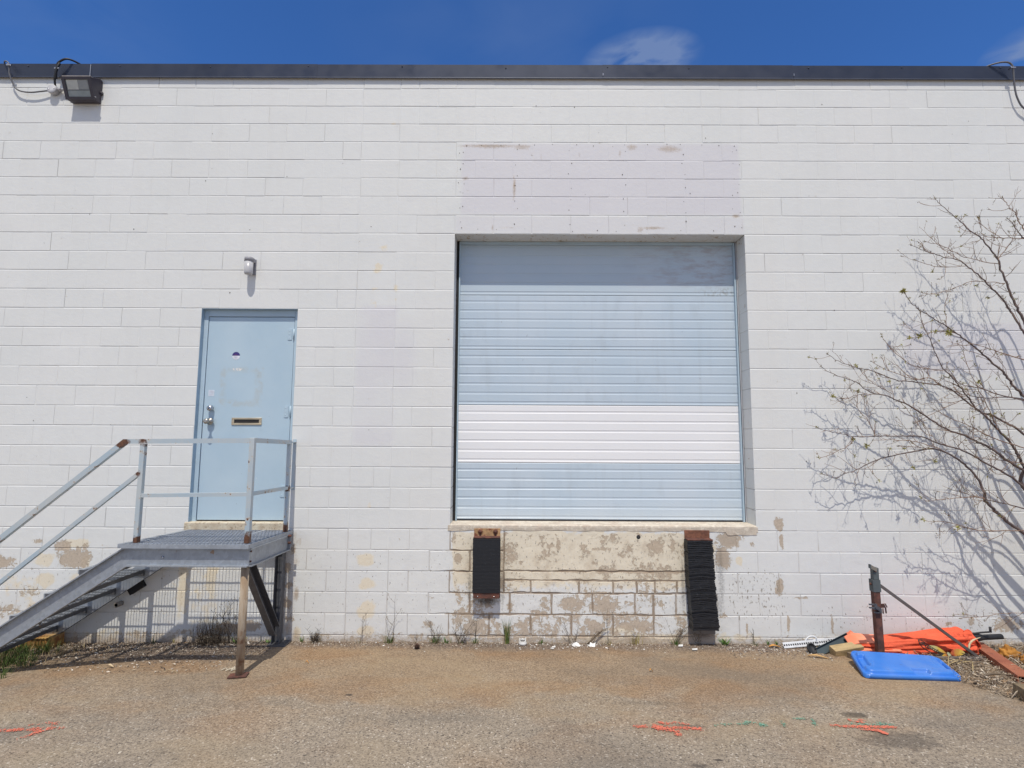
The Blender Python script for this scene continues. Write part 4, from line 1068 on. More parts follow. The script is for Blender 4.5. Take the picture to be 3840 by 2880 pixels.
    m = MB(); m.box((-3.44, YR-.019, .05), (-3.402, YR+.019, .70), M_RAIL, .003); m.build('rail_post', t)
    m = MB(); m.box((-.980, -.1035, 1.39), (-.948, -.003, 1.405), M_RAIL, .002); m.box((-.980, -.1035, 1.835), (-.948, -.003, 1.848), M_RAIL, .002); m.box((-.982, -.0028, 1.37), (-.946, -.0012, 1.87), M_RAIL); m.build('wall_bracket', t)
    # round prop under the outer corner
    pp = MT('prop_pipe', (.34, .27, .19), .8)
    c = pp.mix(pp.rng(pp.noise(1, 6, pp.map(scale=(30, 30, 5))), .35, .65), (.27, .19, .12), (.42, .36, .28)); c = pp.mix(pp.rng(pp.noise(14, 5), .55, .68, 0, .8), c, (.17, .08, .04)); pp.color(c); pp.bump(pp.noise(60, 4), .2, .003)
    m = MB(); m.tube([(-.963, YF+.03, G(-.96, YF)+.008), (-.963, YF+.03, TP-.147)], .031, pp.m, 20); pl = m.build('prop_pipe', t)
    m = MB(); Mz = Matrix.Translation((-.963, YF+.02, G(-.96, YF)+.006)) @ Matrix.Rotation(math.radians(12), 4, 'Z') @ Matrix.Rotation(-.068, 4, 'X')
    m.box((-.075, -.045, -.002), (.065, .05, .006), M_RUSTD, .001, Mz); m.build('foot_plate', t)
    # wall side leg with base plate, and the sloping brace
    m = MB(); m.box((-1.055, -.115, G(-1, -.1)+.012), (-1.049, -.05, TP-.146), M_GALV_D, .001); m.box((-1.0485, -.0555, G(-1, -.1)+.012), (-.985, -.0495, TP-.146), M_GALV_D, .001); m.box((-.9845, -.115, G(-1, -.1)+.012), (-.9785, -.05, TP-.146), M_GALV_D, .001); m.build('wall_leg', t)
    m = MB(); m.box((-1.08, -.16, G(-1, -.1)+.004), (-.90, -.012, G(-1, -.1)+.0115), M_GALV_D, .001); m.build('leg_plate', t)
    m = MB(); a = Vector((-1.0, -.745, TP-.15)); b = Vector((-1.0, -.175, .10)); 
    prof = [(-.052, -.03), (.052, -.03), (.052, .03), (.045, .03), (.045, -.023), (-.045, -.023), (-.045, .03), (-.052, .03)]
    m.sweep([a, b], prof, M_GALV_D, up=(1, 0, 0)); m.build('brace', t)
stair()
# ================================================================== THINGS LYING ABOUT
def yellow_box():
    t = MT('yellow_rusty', rough=.7); n = t.noise(14, 6, rough=.65)
    c = t.mix(t.rng(n, .40, .62), (.50, .30, .09), (.25, .10, .035)); c = t.mix(t.rng(t.noise(6, 4), .5, .7, 0, .5), c, (.66, .56, .36)); t.color(c); t.bump(n, .3, .004)
    z = G(-3.2, -.12)
    m = MB(); m.box((-3.42, -.20, z), (-3.055, -.035, z+.012), t.m, .003)
    m.box((-3.42, -.20, z+.012), (-3.055, -.188, z+.030), t.m, .003); m.box((-3.42, -.20, z+.098), (-3.055, -.188, z+.110), t.m, .003)
    m.box((-3.42, -.1999, z+.030), (-3.400, -.188, z+.098), t.m, .002); m.box((-3.075, -.1999, z+.030), (-3.055, -.188, z+.098), t.m, .002)
    m.box((-3.41, -.1875, z+.012), (-3.065, -.04, z+.108), t.m, .004)
    for k in range(6): m.box((-3.35+k*.046, -.1925, z+.034), (-3.34+k*.046, -.1877, z+.094), t.m)
    meta(m.build('rusty_block'), 'yellow rusty metal block on the ground under the lowest stair treads', 'metal block')
yellow_box()

def lid():
    bl = MT('blue_plastic', (.045, .22, .78), .38, 0, .5)
    c = bl.mix(bl.rng(bl.noise(5, 4), .3, .7), (.032, .17, .58), (.042, .20, .64)); c = bl.mix(bl.rng(bl.noise(45, 4), .67, .72, 0, .7), c, (.03, .05, .12)); c = bl.mix(bl.rng(bl.noise(3.5, 6, dist=.5), .5, .75, 0, .30), c, (.30, .36, .48)); c = bl.mix(bl.rng(bl.noise(1, 5, bl.map(scale=(6, 90, 90))), .66, .72, 0, .4), c, (.25, .36, .62)); bl.color(c); bl.bump(bl.noise(30, 3), .05, .002)
    FL = Vector((4.03, -.835, G(4, -.83)+.012)); FR = Vector((4.79, -.885, G(4.8, -.88)+.010)); BR = Vector((4.865, -.53, G(4.8, -.5)+.060)); BL = Vector((4.155, -.452, G(4.2, -.4)+.085))
    nrm = (FR-FL).cross(BL-FL).normalized()
    N, Mg = 110, 76
    u = np.linspace(0, 1, N); v = np.linspace(0, 1, Mg); U, W = np.meshgrid(u, v)
    # rounded-rectangle warp: pull corners in
    def sd(U, W, inset, r, ax=.70, ay=.42):
        X = (U-.5)*ax; Yq = (W-.5)*ay; qx = np.abs(X)-(ax/2-inset-r); qy = np.abs(Yq)-(ay/2-inset-r)
        return np.hypot(np.maximum(qx, 0), np.maximum(qy, 0))+np.minimum(np.maximum(qx, qy), 0)-r
    def sm(a, b, x): x = np.clip((x-a)/(b-a), 0, 1); return x*x*(3-2*x)
    d0 = sd(U, W, 0, .06)
    # squash points outside the rounded outline back on to it
    X = (U-.5)*.70; Yq = (W-.5)*.42
    over = np.maximum(d0, 0); cxx = np.sign(X)*np.maximum(np.abs(X)-(.35-.06), 0); cyy = np.sign(Yq)*np.maximum(np.abs(Yq)-(.21-.06), 0); ln = np.hypot(cxx, cyy)+1e-9
    X = X-cxx/ln*over; Yq = Yq-cyy/ln*over
    d1 = sd(U, W, .035, .05)
    h = -.022*sm(-.006, .0, d0)+.0*U
    h = h-.012*sm(.004, -.004, d1)*0+.028*sm(.008, -.012, d1)     # raised field inside a rim gutter
    rim = .010*np.exp(-((d0+.010)/.007)**2); h = h+rim
    # handle recess on the left and small latch recess at the front
    def rbox(x0, x1, y0, y1, f=.006):
        return sm(x0-f, x0+f, X)*sm(x1+f, x1-f, X)*sm(y0-f, y0+f, Yq)*sm(y1+f, y1-f, Yq)
    h = h-.034*rbox(-.325, -.265, -.085, .095); h = h-.026*rbox(.02, .135, -.168, -.110)
    h = h-.030*rbox(.285, .33, -.09, .09)
    for xc, s in ((-.235, 1), (.235, -1)):
        arc = np.exp(-((X-xc+s*.5*(Yq*Yq)*4)/.003)**2)*sm(-.12, -.10, Yq)*sm(.14, .12, Yq); h = h-.0045*arc
    h = h+(fbm(X*9, Yq*9, 4)-.5)*.003
    Un = X/.70+.5; Wn = Yq/.42+.5
    P = np.zeros((Mg, N, 3))
    for k in range(3): P[..., k] = (1-Un)*(1-Wn)*FL[k]+Un*(1-Wn)*FR[k]+Un*Wn*BR[k]+(1-Un)*Wn*BL[k]+nrm[k]*(h+.012)
    i = np.arange(N*Mg).reshape(Mg, N); F = np.stack([i[:-1, :-1].ravel(), i[:-1, 1:].ravel(), i[1:, 1:].ravel(), i[1:, :-1].ravel()], 1)
    o = npmesh('tote_lid', P.reshape(-1, 3), F, [bl.m], smooth=True)
    md = o.modifiers.new('solid', 'SOLIDIFY'); md.thickness = .003; md.offset = -1
    meta(o, 'bright blue plastic storage bin lid lying on the pavement in front of the orange umbrella', 'lid')
lid()

def umbrella():
    t = thing('patio_umbrella', 'folded orange patio umbrella lying along the wall behind the blue lid', 'umbrella', (4.9, -.2, 0))
    om = MT('orange_canvas', (.82, .12, .045), .8, 0, .2)
    c = om.mix(om.rng(om.noise(4, 4), .3, .7), (.70, .095, .042), (.84, .15, .075)); c = om.mix(om.rng(om.noise(38, 5), .62, .72, 0, .55), c, (.30, .06, .035)); om.color(c)
    om.bump(om.math('ADD', om.noise(13, 5, dist=1.4), om.math('MULTIPLY', om.noise(420, 2), .15)), .7, .014)
    pm = MT('orange_lining', (.85, .26, .14), .8, 0, .2); pm.color(pm.mix(pm.rng(pm.noise(6, 4), .3, .7), (.80, .20, .10), (.88, .32, .20))); pm.bump(pm.noise(20, 4), .3, .005)
    # main bundle
    N, A = 90, 72; V = []; 
    for i in range(N):
        s = i/(N-1); x = 4.52+s*(5.425-4.52)
        zc = .012+.038*s; yc = -.215+.035*s; R = .070+.028*s; 
        if s > .93: R *= 1-.35*((s-.93)/.07)**2
        for j in range(A):
            a = 2*PI*j/A
            pl = .13*math.sin(5*a+2.2*s+1)+.075*math.sin(9*a-3*s)+.05*math.sin(14*a+5*s)+.03*math.sin(23*a-9*s)
            if s > .9: pl += .22*((s-.9)/.1)*math.sin(11*a+3)
            r = R*(1+pl)
            y = yc+r*1.25*math.cos(a); z = zc+r*math.sin(a)
            xx = x+.02*math.sin(4*a+s*2)*(1 if s > .9 else .3)*math.sin(s*9)
            if s > .9: xx += .018*math.sin(7*a)*((s-.9)/.1)
            z = max(z, G(x, y)+.004+.003*math.sin(7*a))
            V.append((xx, y, z))
    i = np.arange(N*A).reshape(N, A); j = np.roll(i, -1, 1)
    F = np.stack([i[:-1].ravel(), i[1:].ravel(), j[1:].ravel(), j[:-1].ravel()], 1)
    npmesh('canopy', V, F[:, ::-1], [om.m], t, smooth=True)
    # loose folded hems at the open (left) end
    def sheet(path, wid, name, mat, thick=.004, wav=.004, ph=0, n2=14):
        P = crs(path, 8); V = []; 
        for k, p in enumerate(P):
            f = k/(len(P)-1); w = wid(f)
            for q in range(n2):
                s = q/(n2-1)
                V.append((p.x+w[0]*s, p.y+w[1]*s+wav*math.sin(s*9+f*5+ph), p.z+w[2]*s+wav*math.sin(s*7+f*8+ph)))
        a = np.arange(len(P)*n2).reshape(len(P), n2); F = np.stack([a[:-1, :-1].ravel(), a[1:, :-1].ravel(), a[1:, 1:].ravel(), a[:-1, 1:].ravel()], 1)
        o = npmesh(name, V, F, [mat], t, smooth=True); md = o.modifiers.new('s', 'SOLIDIFY'); md.thickness = thick; return o
    g = G(4.4, -.25)
    sheet([(4.30, -.16, g+.115), (4.38, -.17, g+.150), (4.50, -.18, g+.150), (4.66, -.19, g+.138)], lambda f: (0, -.09, -.055+.01*f), 'canopy_fold', pm.m, ph=0)
    sheet([(4.315, -.19, g+.070), (4.40, -.20, g+.095), (4.52, -.215, g+.090), (4.70, -.22, g+.10)], lambda f: (.02, -.10, -.045), 'canopy_fold', pm.m, ph=2)
    sheet([(4.375, -.22, g+.105), (4.50, -.235, g+.110), (4.62, -.25, g+.098), (4.78, -.27, g+.06), (4.96, -.30, g+.025)], lambda f: (-.01, -.055, -.030-.01*f), 'canopy_fold', om.m, ph=1)
    sheet([(4.395, -.26, g+.055), (4.50, -.28, g+.050), (4.62, -.295, g+.045), (4.80, -.31, g+.022)], lambda f: (.0, -.05, -.038), 'canopy_fold', pm.m, ph=3)
    sheet([(4.33, -.15, g+.150), (4.36, -.155, g+.172), (4.40, -.16, g+.150)], lambda f: (.02, -.03, -.05), 'canopy_fold', pm.m, ph=3)
    # ruffled hem hanging off at the right end
    sheet([(5.33, -.20, .13), (5.40, -.20, .155), (5.47, -.19, .120), (5.455, -.19, .07)], lambda f: (-.005, -.09+.02*f, -.07), 'canopy_fold', om.m, wav=.010, ph=4)
    sheet([(5.37, -.285, .09), (5.415, -.29, .05), (5.435, -.285, .0), (5.430, -.28, G(5.4, -.28)+.01)], lambda f: (-.05, .01, -.012), 'canopy_fold', om.m, wav=.008, ph=5)
    m = MB(); m.tube([(5.40, -.175, .068), (5.47, -.165, .075), (5.53, -.155, .074), (5.575, -.148, .070), (5.60, -.145, .069), (5.80, -.115, .066)], lambda f: .040 if f < .45 else (.036-.012*min(1, (f-.45)/.3) if f < .9 else .024), M_RUBBER, 16); m.build('pole', t)
    m = MB(); m.tube([(5.46, -.18, .11), (5.55, -.185, .126), (5.62, -.19, .133), (5.64, -.19, .137)], .008, M_RUBBER, 8); m.tube([(5.637, -.19, .13), (5.637, -.19, .178)], .010, M_RUBBER, 10); m.build('crank_handle', t)
umbrella()

def post_stand():
    t = thing('steel_post_frame', 'rusty brown steel post with grey top bracket and sloping rod behind the blue lid', 'steel frame', (4.52, -.3, -.04))
    y = -.30; gp = simple('grey_primer', (.085, .10, .105), .7, var=.2, bump=.2)
    m = MB(); z0 = G(4.52, y)+.004
    m.sq([(4.532, y, z0), (4.523, y, .560)], .056, .046, M_RUSTD, up=(0, 1, 0)); m.build('post', t)
    m = MB(); m.sq([(4.524, y, .535), (4.522, y, .64)], .068, .056, gp, up=(0, 1, 0)); m.box((4.499, y-.024, .64), (4.551, y+.02, .745), gp, .004); m.build('sleeve', t)
    m = MB(); m.sq([(4.532, y, z0-.001), (4.532, y, z0+.04)], .066, .054, gp, up=(0, 1, 0)); m.build('foot', t)
    m = MB(); m.sq([(4.53, y-.025, .728), (4.445, y-.06, .770)], .008, .030, simple('worn_bar', (.22, .20, .17), .6), up=(0, 0, 1)); m.box((4.440, -.372, .752), (4.452, -.352, .786), gp); m.build('top_lug', t)
    m = MB(); m.lathe([(0, -.010), (.009, -.009), (.010, 0)], (4.487, y-.0, .60), 'x', 8, M_RUSTD); m.build('bolt', t); m = MB(); m.lathe([(0, -.008), (.007, -.007), (.008, 0)], (4.515, y-.028, .715), 'y', 8, M_RUSTD); m.build('bolt', t)
    m = MB()
    for (x, yy, z) in ((4.415, -.37, .425), (4.475, -.34, .375)):
        m.box((x, yy-.008, z+.012), (x+.05, yy+.008, z+.022), M_GALV_D); m.box((x, yy-.008, z-.016), (x+.05, yy+.008, z-.006), M_GALV_D); m.box((x+.045, yy-.008, z-.016), (x+.065, yy+.008, z+.022), M_GALV_D)
    m.sq([(4.46, -.372, .430), (4.53, -.338, .385)], .012, .030, M_GALV_D); m.build('fork_clamp', t)
    m = MB()
    m.sq([(4.55, -.30, .405), (4.60, -.30, .405)], .018, .022, M_RUSTD); m.tube([(4.585, -.30, .41), (4.605, -.30, .395), (4.608, -.30, .345)], .006, M_RUSTD, 8); m.tube([(4.575, -.31, .39), (4.575, -.31, .345)], .005, M_RUSTD, 8); m.tube([(4.56, -.31, .425), (4.60, -.31, .428), (4.612, -.31, .40)], .005, M_RUSTD, 8); m.build('latch', t)
    m = MB(); m.sq([(4.551, y, .600), (5.385, -.315, G(5.38, -.31)+.022)], .022, .030, simple('dark_rod', (.11, .095, .09), .65, var=.2), up=(0, 1, 0)); m.build('sloping_rod', t)
    m = MB(); m.sq([(4.40, -.338, G(4.4, -.33)+.018), (5.42, -.345, G(5.4, -.34)+.018)], .030, .028, simple('grey_bar', (.16, .14, .13), .7, var=.25), up=(0, 0, 1)); m.build('ground_bar', t)
    t.location = Vector(t.location)+Vector((-.040, -.060, .004))
post_stand()

BFLY = {
'lobeUL':[(4.951, 0.071), (5.012, 0.065), (5.048, 0.049), (5.093, 0.011), (5.046, 0.013), (4.981, 0.038)],
'scrollUL':[(4.875, 0.112), (4.906, 0.105), (4.955, 0.069), (5.027, 0.024), (5.068, 0.004), (5.011, -0.003), (4.933, 0.028), (4.884, 0.069)],
'lobeLL':[(5.042, -0.031), (5.048, -0.012), (5.073, 0.002), (5.106, 0.002), (5.115, -0.03)],
'scrollLL':[(5.007, -0.021), (5.021, -0.003), (5.068, 0.004), (5.048, -0.012), (5.042, -0.03), (5.023, -0.032)],
'lobeUR':[(5.13, 0.007), (5.156, 0.03), (5.213, 0.044), (5.259, 0.017), (5.243, -0.006), (5.176, -0.016), (5.134, -0.002)],
'lobeLR':[(5.124, -0.016), (5.147, -0.016), (5.189, -0.031), (5.132, -0.034)],
'scrollR':[(5.194, -0.02), (5.262, -0.001), (5.291, -0.019), (5.212, -0.033)],
'body':[(5.095, 0.013), (5.114, 0.017), (5.127, -0.007), (5.129, -0.032), (5.114, -0.023), (5.101, -0.007)]}
def butterfly():
    t = thing('metal_butterfly', 'painted metal butterfly ornament in yellow and orange leaning on the orange umbrella', 'garden ornament', (5.1, -.34, 0))
    wm = MT('wing_enamel', rough=.35); X, Yc, Z = wm.sep()
    d = wm.math('ABSOLUTE', wm.math('SUBTRACT', X, 5.112))
    c = wm.mix(wm.rng(wm.math('ADD', d, wm.rng(wm.noise(35, 4), .3, .7, -.025, .025)), .01, .09), (.42, .08, .03), (.60, .40, .06)); c = wm.mix(wm.rng(wm.math('ADD', d, wm.rng(wm.noise(22, 3), .3, .7, -.02, .02)), .10, .14, 0, .8), c, (.42, .40, .20)); wm.color(c)
    sm_ = simple('dull_metal', (.05, .045, .04), .45, .6, bump=.1); bd = simple('pale_enamel', (.40, .42, .26), .4, bump=0)
    def pt(p, off=0): 
        f = (p[1]+.035); return (p[0]*1.0-.03, -.385+f*.22+off, p[1]+.008)
    m = MB()
    for k, o in (('lobeUL', -.004), ('lobeLL', -.005), ('lobeUR', -.003), ('lobeLR', -.004)):
        P = crs([Vector((*p, 0)) for p in BFLY[k]+[BFLY[k][0]]], 4)[:-1]
        A = [m.bm.verts.new(pt(p, o)) for p in P]; B = [m.bm.verts.new(pt(p, o+.003)) for p in P]; f = m.bm.faces.new(A); g = m.bm.faces.new(B[::-1])
        for q in range(len(A)): m.bm.faces.new((A[q], B[q], B[(q+1) % len(A)], A[(q+1) % len(A)]))
    m.mats = [wm.m]; m.build('wing', t)
    m = MB()
    for k in ('scrollUL', 'scrollLL', 'scrollR'):
        P = crs([Vector((*p, 0)) for p in BFLY[k]+[BFLY[k][0]]], 5)
        m.tube([pt(p, -.001) for p in P], .0045, sm_, 6)
    r = random.Random(3)
    # little scroll loops filling the border
    def loops(a, b, n, rad):
        for q in range(n):
            f = (q+.5)/n; cx = a[0]+(b[0]-a[0])*f; cz = a[1]+(b[1]-a[1])*f+.004*math.sin(q*2)
            m.tube([pt((cx+rad*(1-w/14)*math.cos(w*.75+q), cz+rad*(1-w/14)*math.sin(w*.75+q)), -.002) for w in range(11)], .0034, sm_, 5)
    loops((4.888, .088), (5.05, .006), 9, .013); loops((5.015, -.012), (5.045, -.012), 2, .009); loops((5.21, -.022), (5.28, -.018), 4, .008)
    m.build('scroll_border', t)
    m = MB(); P = crs([Vector((*p, 0)) for p in BFLY['body']+[BFLY['body'][0]]], 3)[:-1]
    m.bm.faces.new([m.bm.verts.new(pt(p, -.009)) for p in P]); m.mats = [bd]; m.build('body', t, solidify=.008)
butterfly()

def square_tube():
    t = MT('red_rust_tube', rough=.8); c = t.mix(t.rng(t.noise(6, 5), .3, .7), (.25, .075, .040), (.36, .13, .07)); c = t.mix(t.rng(t.noise(22, 6), .58, .68, 0, .7), c, (.16, .055, .035)); c = t.mix(t.rng(t.noise(30, 5, t.map(loc=(3, 3, 3))), .66, .72, 0, .6), c, (.5, .30, .2)); t.color(c); t.bump(t.noise(50, 5), .35, .004)
    m = MB(); a = Vector((5.245, -.925, 0)); b = Vector((5.60, -.06, 0))
    for p in (a, b): p.z = G(p.x, p.y)
    w, h, th = .110, .058, .006
    for pr in ([(-w/2, 0), (w/2, 0), (w/2, th), (-w/2, th)], [(-w/2, h-th), (w/2, h-th), (w/2, h), (-w/2, h)], [(-w/2, th), (-w/2+th, th), (-w/2+th, h-th), (-w/2, h-th)], [(w/2-th, th), (w/2, th), (w/2, h-th), (w/2-th, h-th)]):
        m.sweep([a, b], pr, t.m)
    meta(m.build('steel_tube'), 'red brown rusty rectangular steel tube with open end on the leaf litter', 'steel tube')
square_tube()

def wood(name, base=(.34, .24, .13)):
    t = MT(name, base, .8); n = t.noise(1, 6, t.map(scale=(5, 40, 40)), dist=.5)
    c = t.mix(t.rng(n, .3, .7), tuple(b*.7 for b in base), tuple(b*1.25 for b in base)); c = t.mix(t.rng(t.noise(60, 4), .55, .75, 0, .5), c, tuple(b*.45 for b in base)); t.color(c); t.bump(n, .4, .004); return t.m
def blocks():
    def blk(c, size, rz, tilt, mat, lab, roll=0):
        m = MB(); sx, sy, sz = size
        Mx = Matrix.Translation(c) @ Matrix.Rotation(rz, 4, 'Z') @ Matrix.Rotation(tilt, 4, 'Y') @ Matrix.Rotation(roll, 4, 'X')
        m.box((-sx/2, -sy/2, 0), (sx/2, sy/2, sz), mat, .003, Mx); return meta(m.build('wood_block'), lab, 'wood block', 'offcuts of wood by the wall')
    g = G(4.25, -.25)
    blk((4.255, -.255, g+.008), (.28, .085, .072), math.radians(7), math.radians(-6), wood('chip_wood', (.42, .31, .16)), 'pale chipboard offcut resting against the dark green tray left of the rusty post', math.radians(14))
    blk((4.325, -.352, G(4.3, -.35)+.001), (.22, .07, .045), math.radians(10), 0, wood('grey_wood', (.20, .15, .10)), 'grey wood block half hidden behind the left end of the blue lid')
    blk((5.112, -1.262, G(5.1, -1.25)+.001), (.40, .18, .090), math.radians(-8), 0, wood('old_timber', (.20, .15, .09)), 'weathered timber block cut off by the right edge of the photo')
    # tray
    m = MB(); tm = simple('dark_tray', (.035, .055, .065), .45, var=.2, bump=.05)
    a = Vector((4.00, -.235, G(4, -.23)+.002)); b = Vector((4.37, -.125, G(4.4, -.1)+.115)); 
    prof = [(-.035, 0), (.035, 0), (.035, .030), (.031, .030), (.031, .005), (-.031, .005), (-.031, .030), (-.035, .030)]
    m.sweep([a, b], prof, tm, up=(0, -.75, .65)); meta(m.build('plastic_tray'), 'dark blue grey plastic trough leaning up to the left end of the orange umbrella', 'trough')
    # perforated white strips
    wp = simple('white_pvc', (.62, .64, .67), .45, bump=0)
    def strip(a, b, lab, w=.05):
        m = MB(); a = Vector(a); b = Vector(b); L = (b-a).length; n = int(L/.022); d = (b-a)/n
        m.sweep([a, b], [(-w/2, 0), (w/2, 0), (w/2, .003), (-w/2, .003)], wp, up=(0, -.86, .5))
        m.sweep([a, b], [(-w/2, 0), (-w/2+.003, 0), (-w/2+.003, -.022), (-w/2, -.022)], wp, up=(0, -.86, .5)); m.sweep([a, b], [(w/2-.003, 0), (w/2, 0), (w/2, -.02), (w/2-.003, -.02)], wp, up=(0, -.86, .5))
        upv = Vector((0, -.86, .5)); t = (b-a).normalized(); sd = t.cross(upv).normalized(); u = sd.cross(t).normalized()
        for k in range(n):
            p = a+d*(k+.5)+u*.0036
            q = [p+t*sx*.007+sd*sy*.008 for sx, sy in ((-1, -1), (-1, 1), (1, 1), (1, -1))]
            m.quad(*q, mat=M_DARK)
        return meta(m.build('perforated_strip'), lab, 'plastic strip', 'perforated strips by the wall')
    strip((3.76, -.105, G(3.8, -.1)+.026), (4.21, -.045, G(4.2, -.05)+.045), 'front white perforated plastic strip on the grit, left of the dark trough')
    strip((4.02, -.035, G(4, -.03)+.040), (4.36, -.022, G(4.3, -.02)+.060), 'rear white perforated plastic strip close against the wall', .035)
    m = MB(); m.tube(crs([(3.99, -.06, G(4, -.06)+.05), (4.03, -.05, G(4, -.06)+.085), (4.08, -.05, G(4, -.06)+.092), (4.105, -.06, G(4, -.06)+.070), (4.10, -.07, G(4, -.06)+.045)], 6), .007, wp, 8)
    meta(m.build('plastic_loop'), 'white curled plastic loop on the perforated strips', 'plastic loop')
    m = MB(); Mx = Matrix.Translation((3.955, -.215, G(3.95, -.2)+.034)) @ Matrix.Scale(1.25, 4) @ Matrix.Rotation(math.radians(62), 4, 'X') @ Matrix.Rotation(.2, 4, 'Y')
    m.lathe([(0, 0), (.030, 0), (.035, .004), (.036, .02), (.031, .02), (.030, .008), (0, .008)], (0, 0, 0), 'z', 20, M_RUBBER)
    bmesh.ops.transform(m.bm, matrix=Mx, verts=m.bm.verts[:]); meta(m.build('rubber_cap'), 'small round black cup on the grit before the perforated strip', 'cup')
blocks()

def crumple(name, c, r, mat, seed, label, cat, fl=.5, group=None):
    bm = bmesh.new(); bmesh.ops.create_icosphere(bm, subdivisions=4, radius=1.0); rr = random.Random(seed); o = rr.uniform(0, 50)
    for v in bm.verts:
        p = v.co; 
        n = float(fbm(np.array([p.x*2.1+o]), np.array([p.y*2.1+p.z*1.7]), seed)[0]); n2 = float(vn(np.array([p.x*5+o]), np.array([p.y*5-p.z*4]), seed+3)[0])
        s = .25+1.15*n+.55*abs(n2-.5)
        v.co = Vector((c[0]+p.x*s*r[0], c[1]+p.y*s*r[1], c[2]+max(-.2, p.z)*s*r[2]))
    me = bpy.data.meshes.new(name); bm.to_mesh(me); bm.free(); me.materials.append(mat); me.shade_smooth()
    ob = link(name, me); return meta(ob, label, cat, group)
oc = simple('ochre_cloth', (.40, .18, .03), .85, var=.3, scale=10, bump=.5, bscale=40)
crumple('rag', (5.66, -.34, G(5.6, -.3)+.022), (.085, .07, .085), oc, 3, 'crumpled ochre rag behind the rusty steel tube, the upper of two', 'rag', group='ochre rags')
crumple('rag', (5.72, -.47, G(5.7, -.4)+.012), (.11, .07, .06), oc, 8, 'crumpled ochre rag behind the rusty steel tube, the lower right of two', 'rag', group='ochre rags')

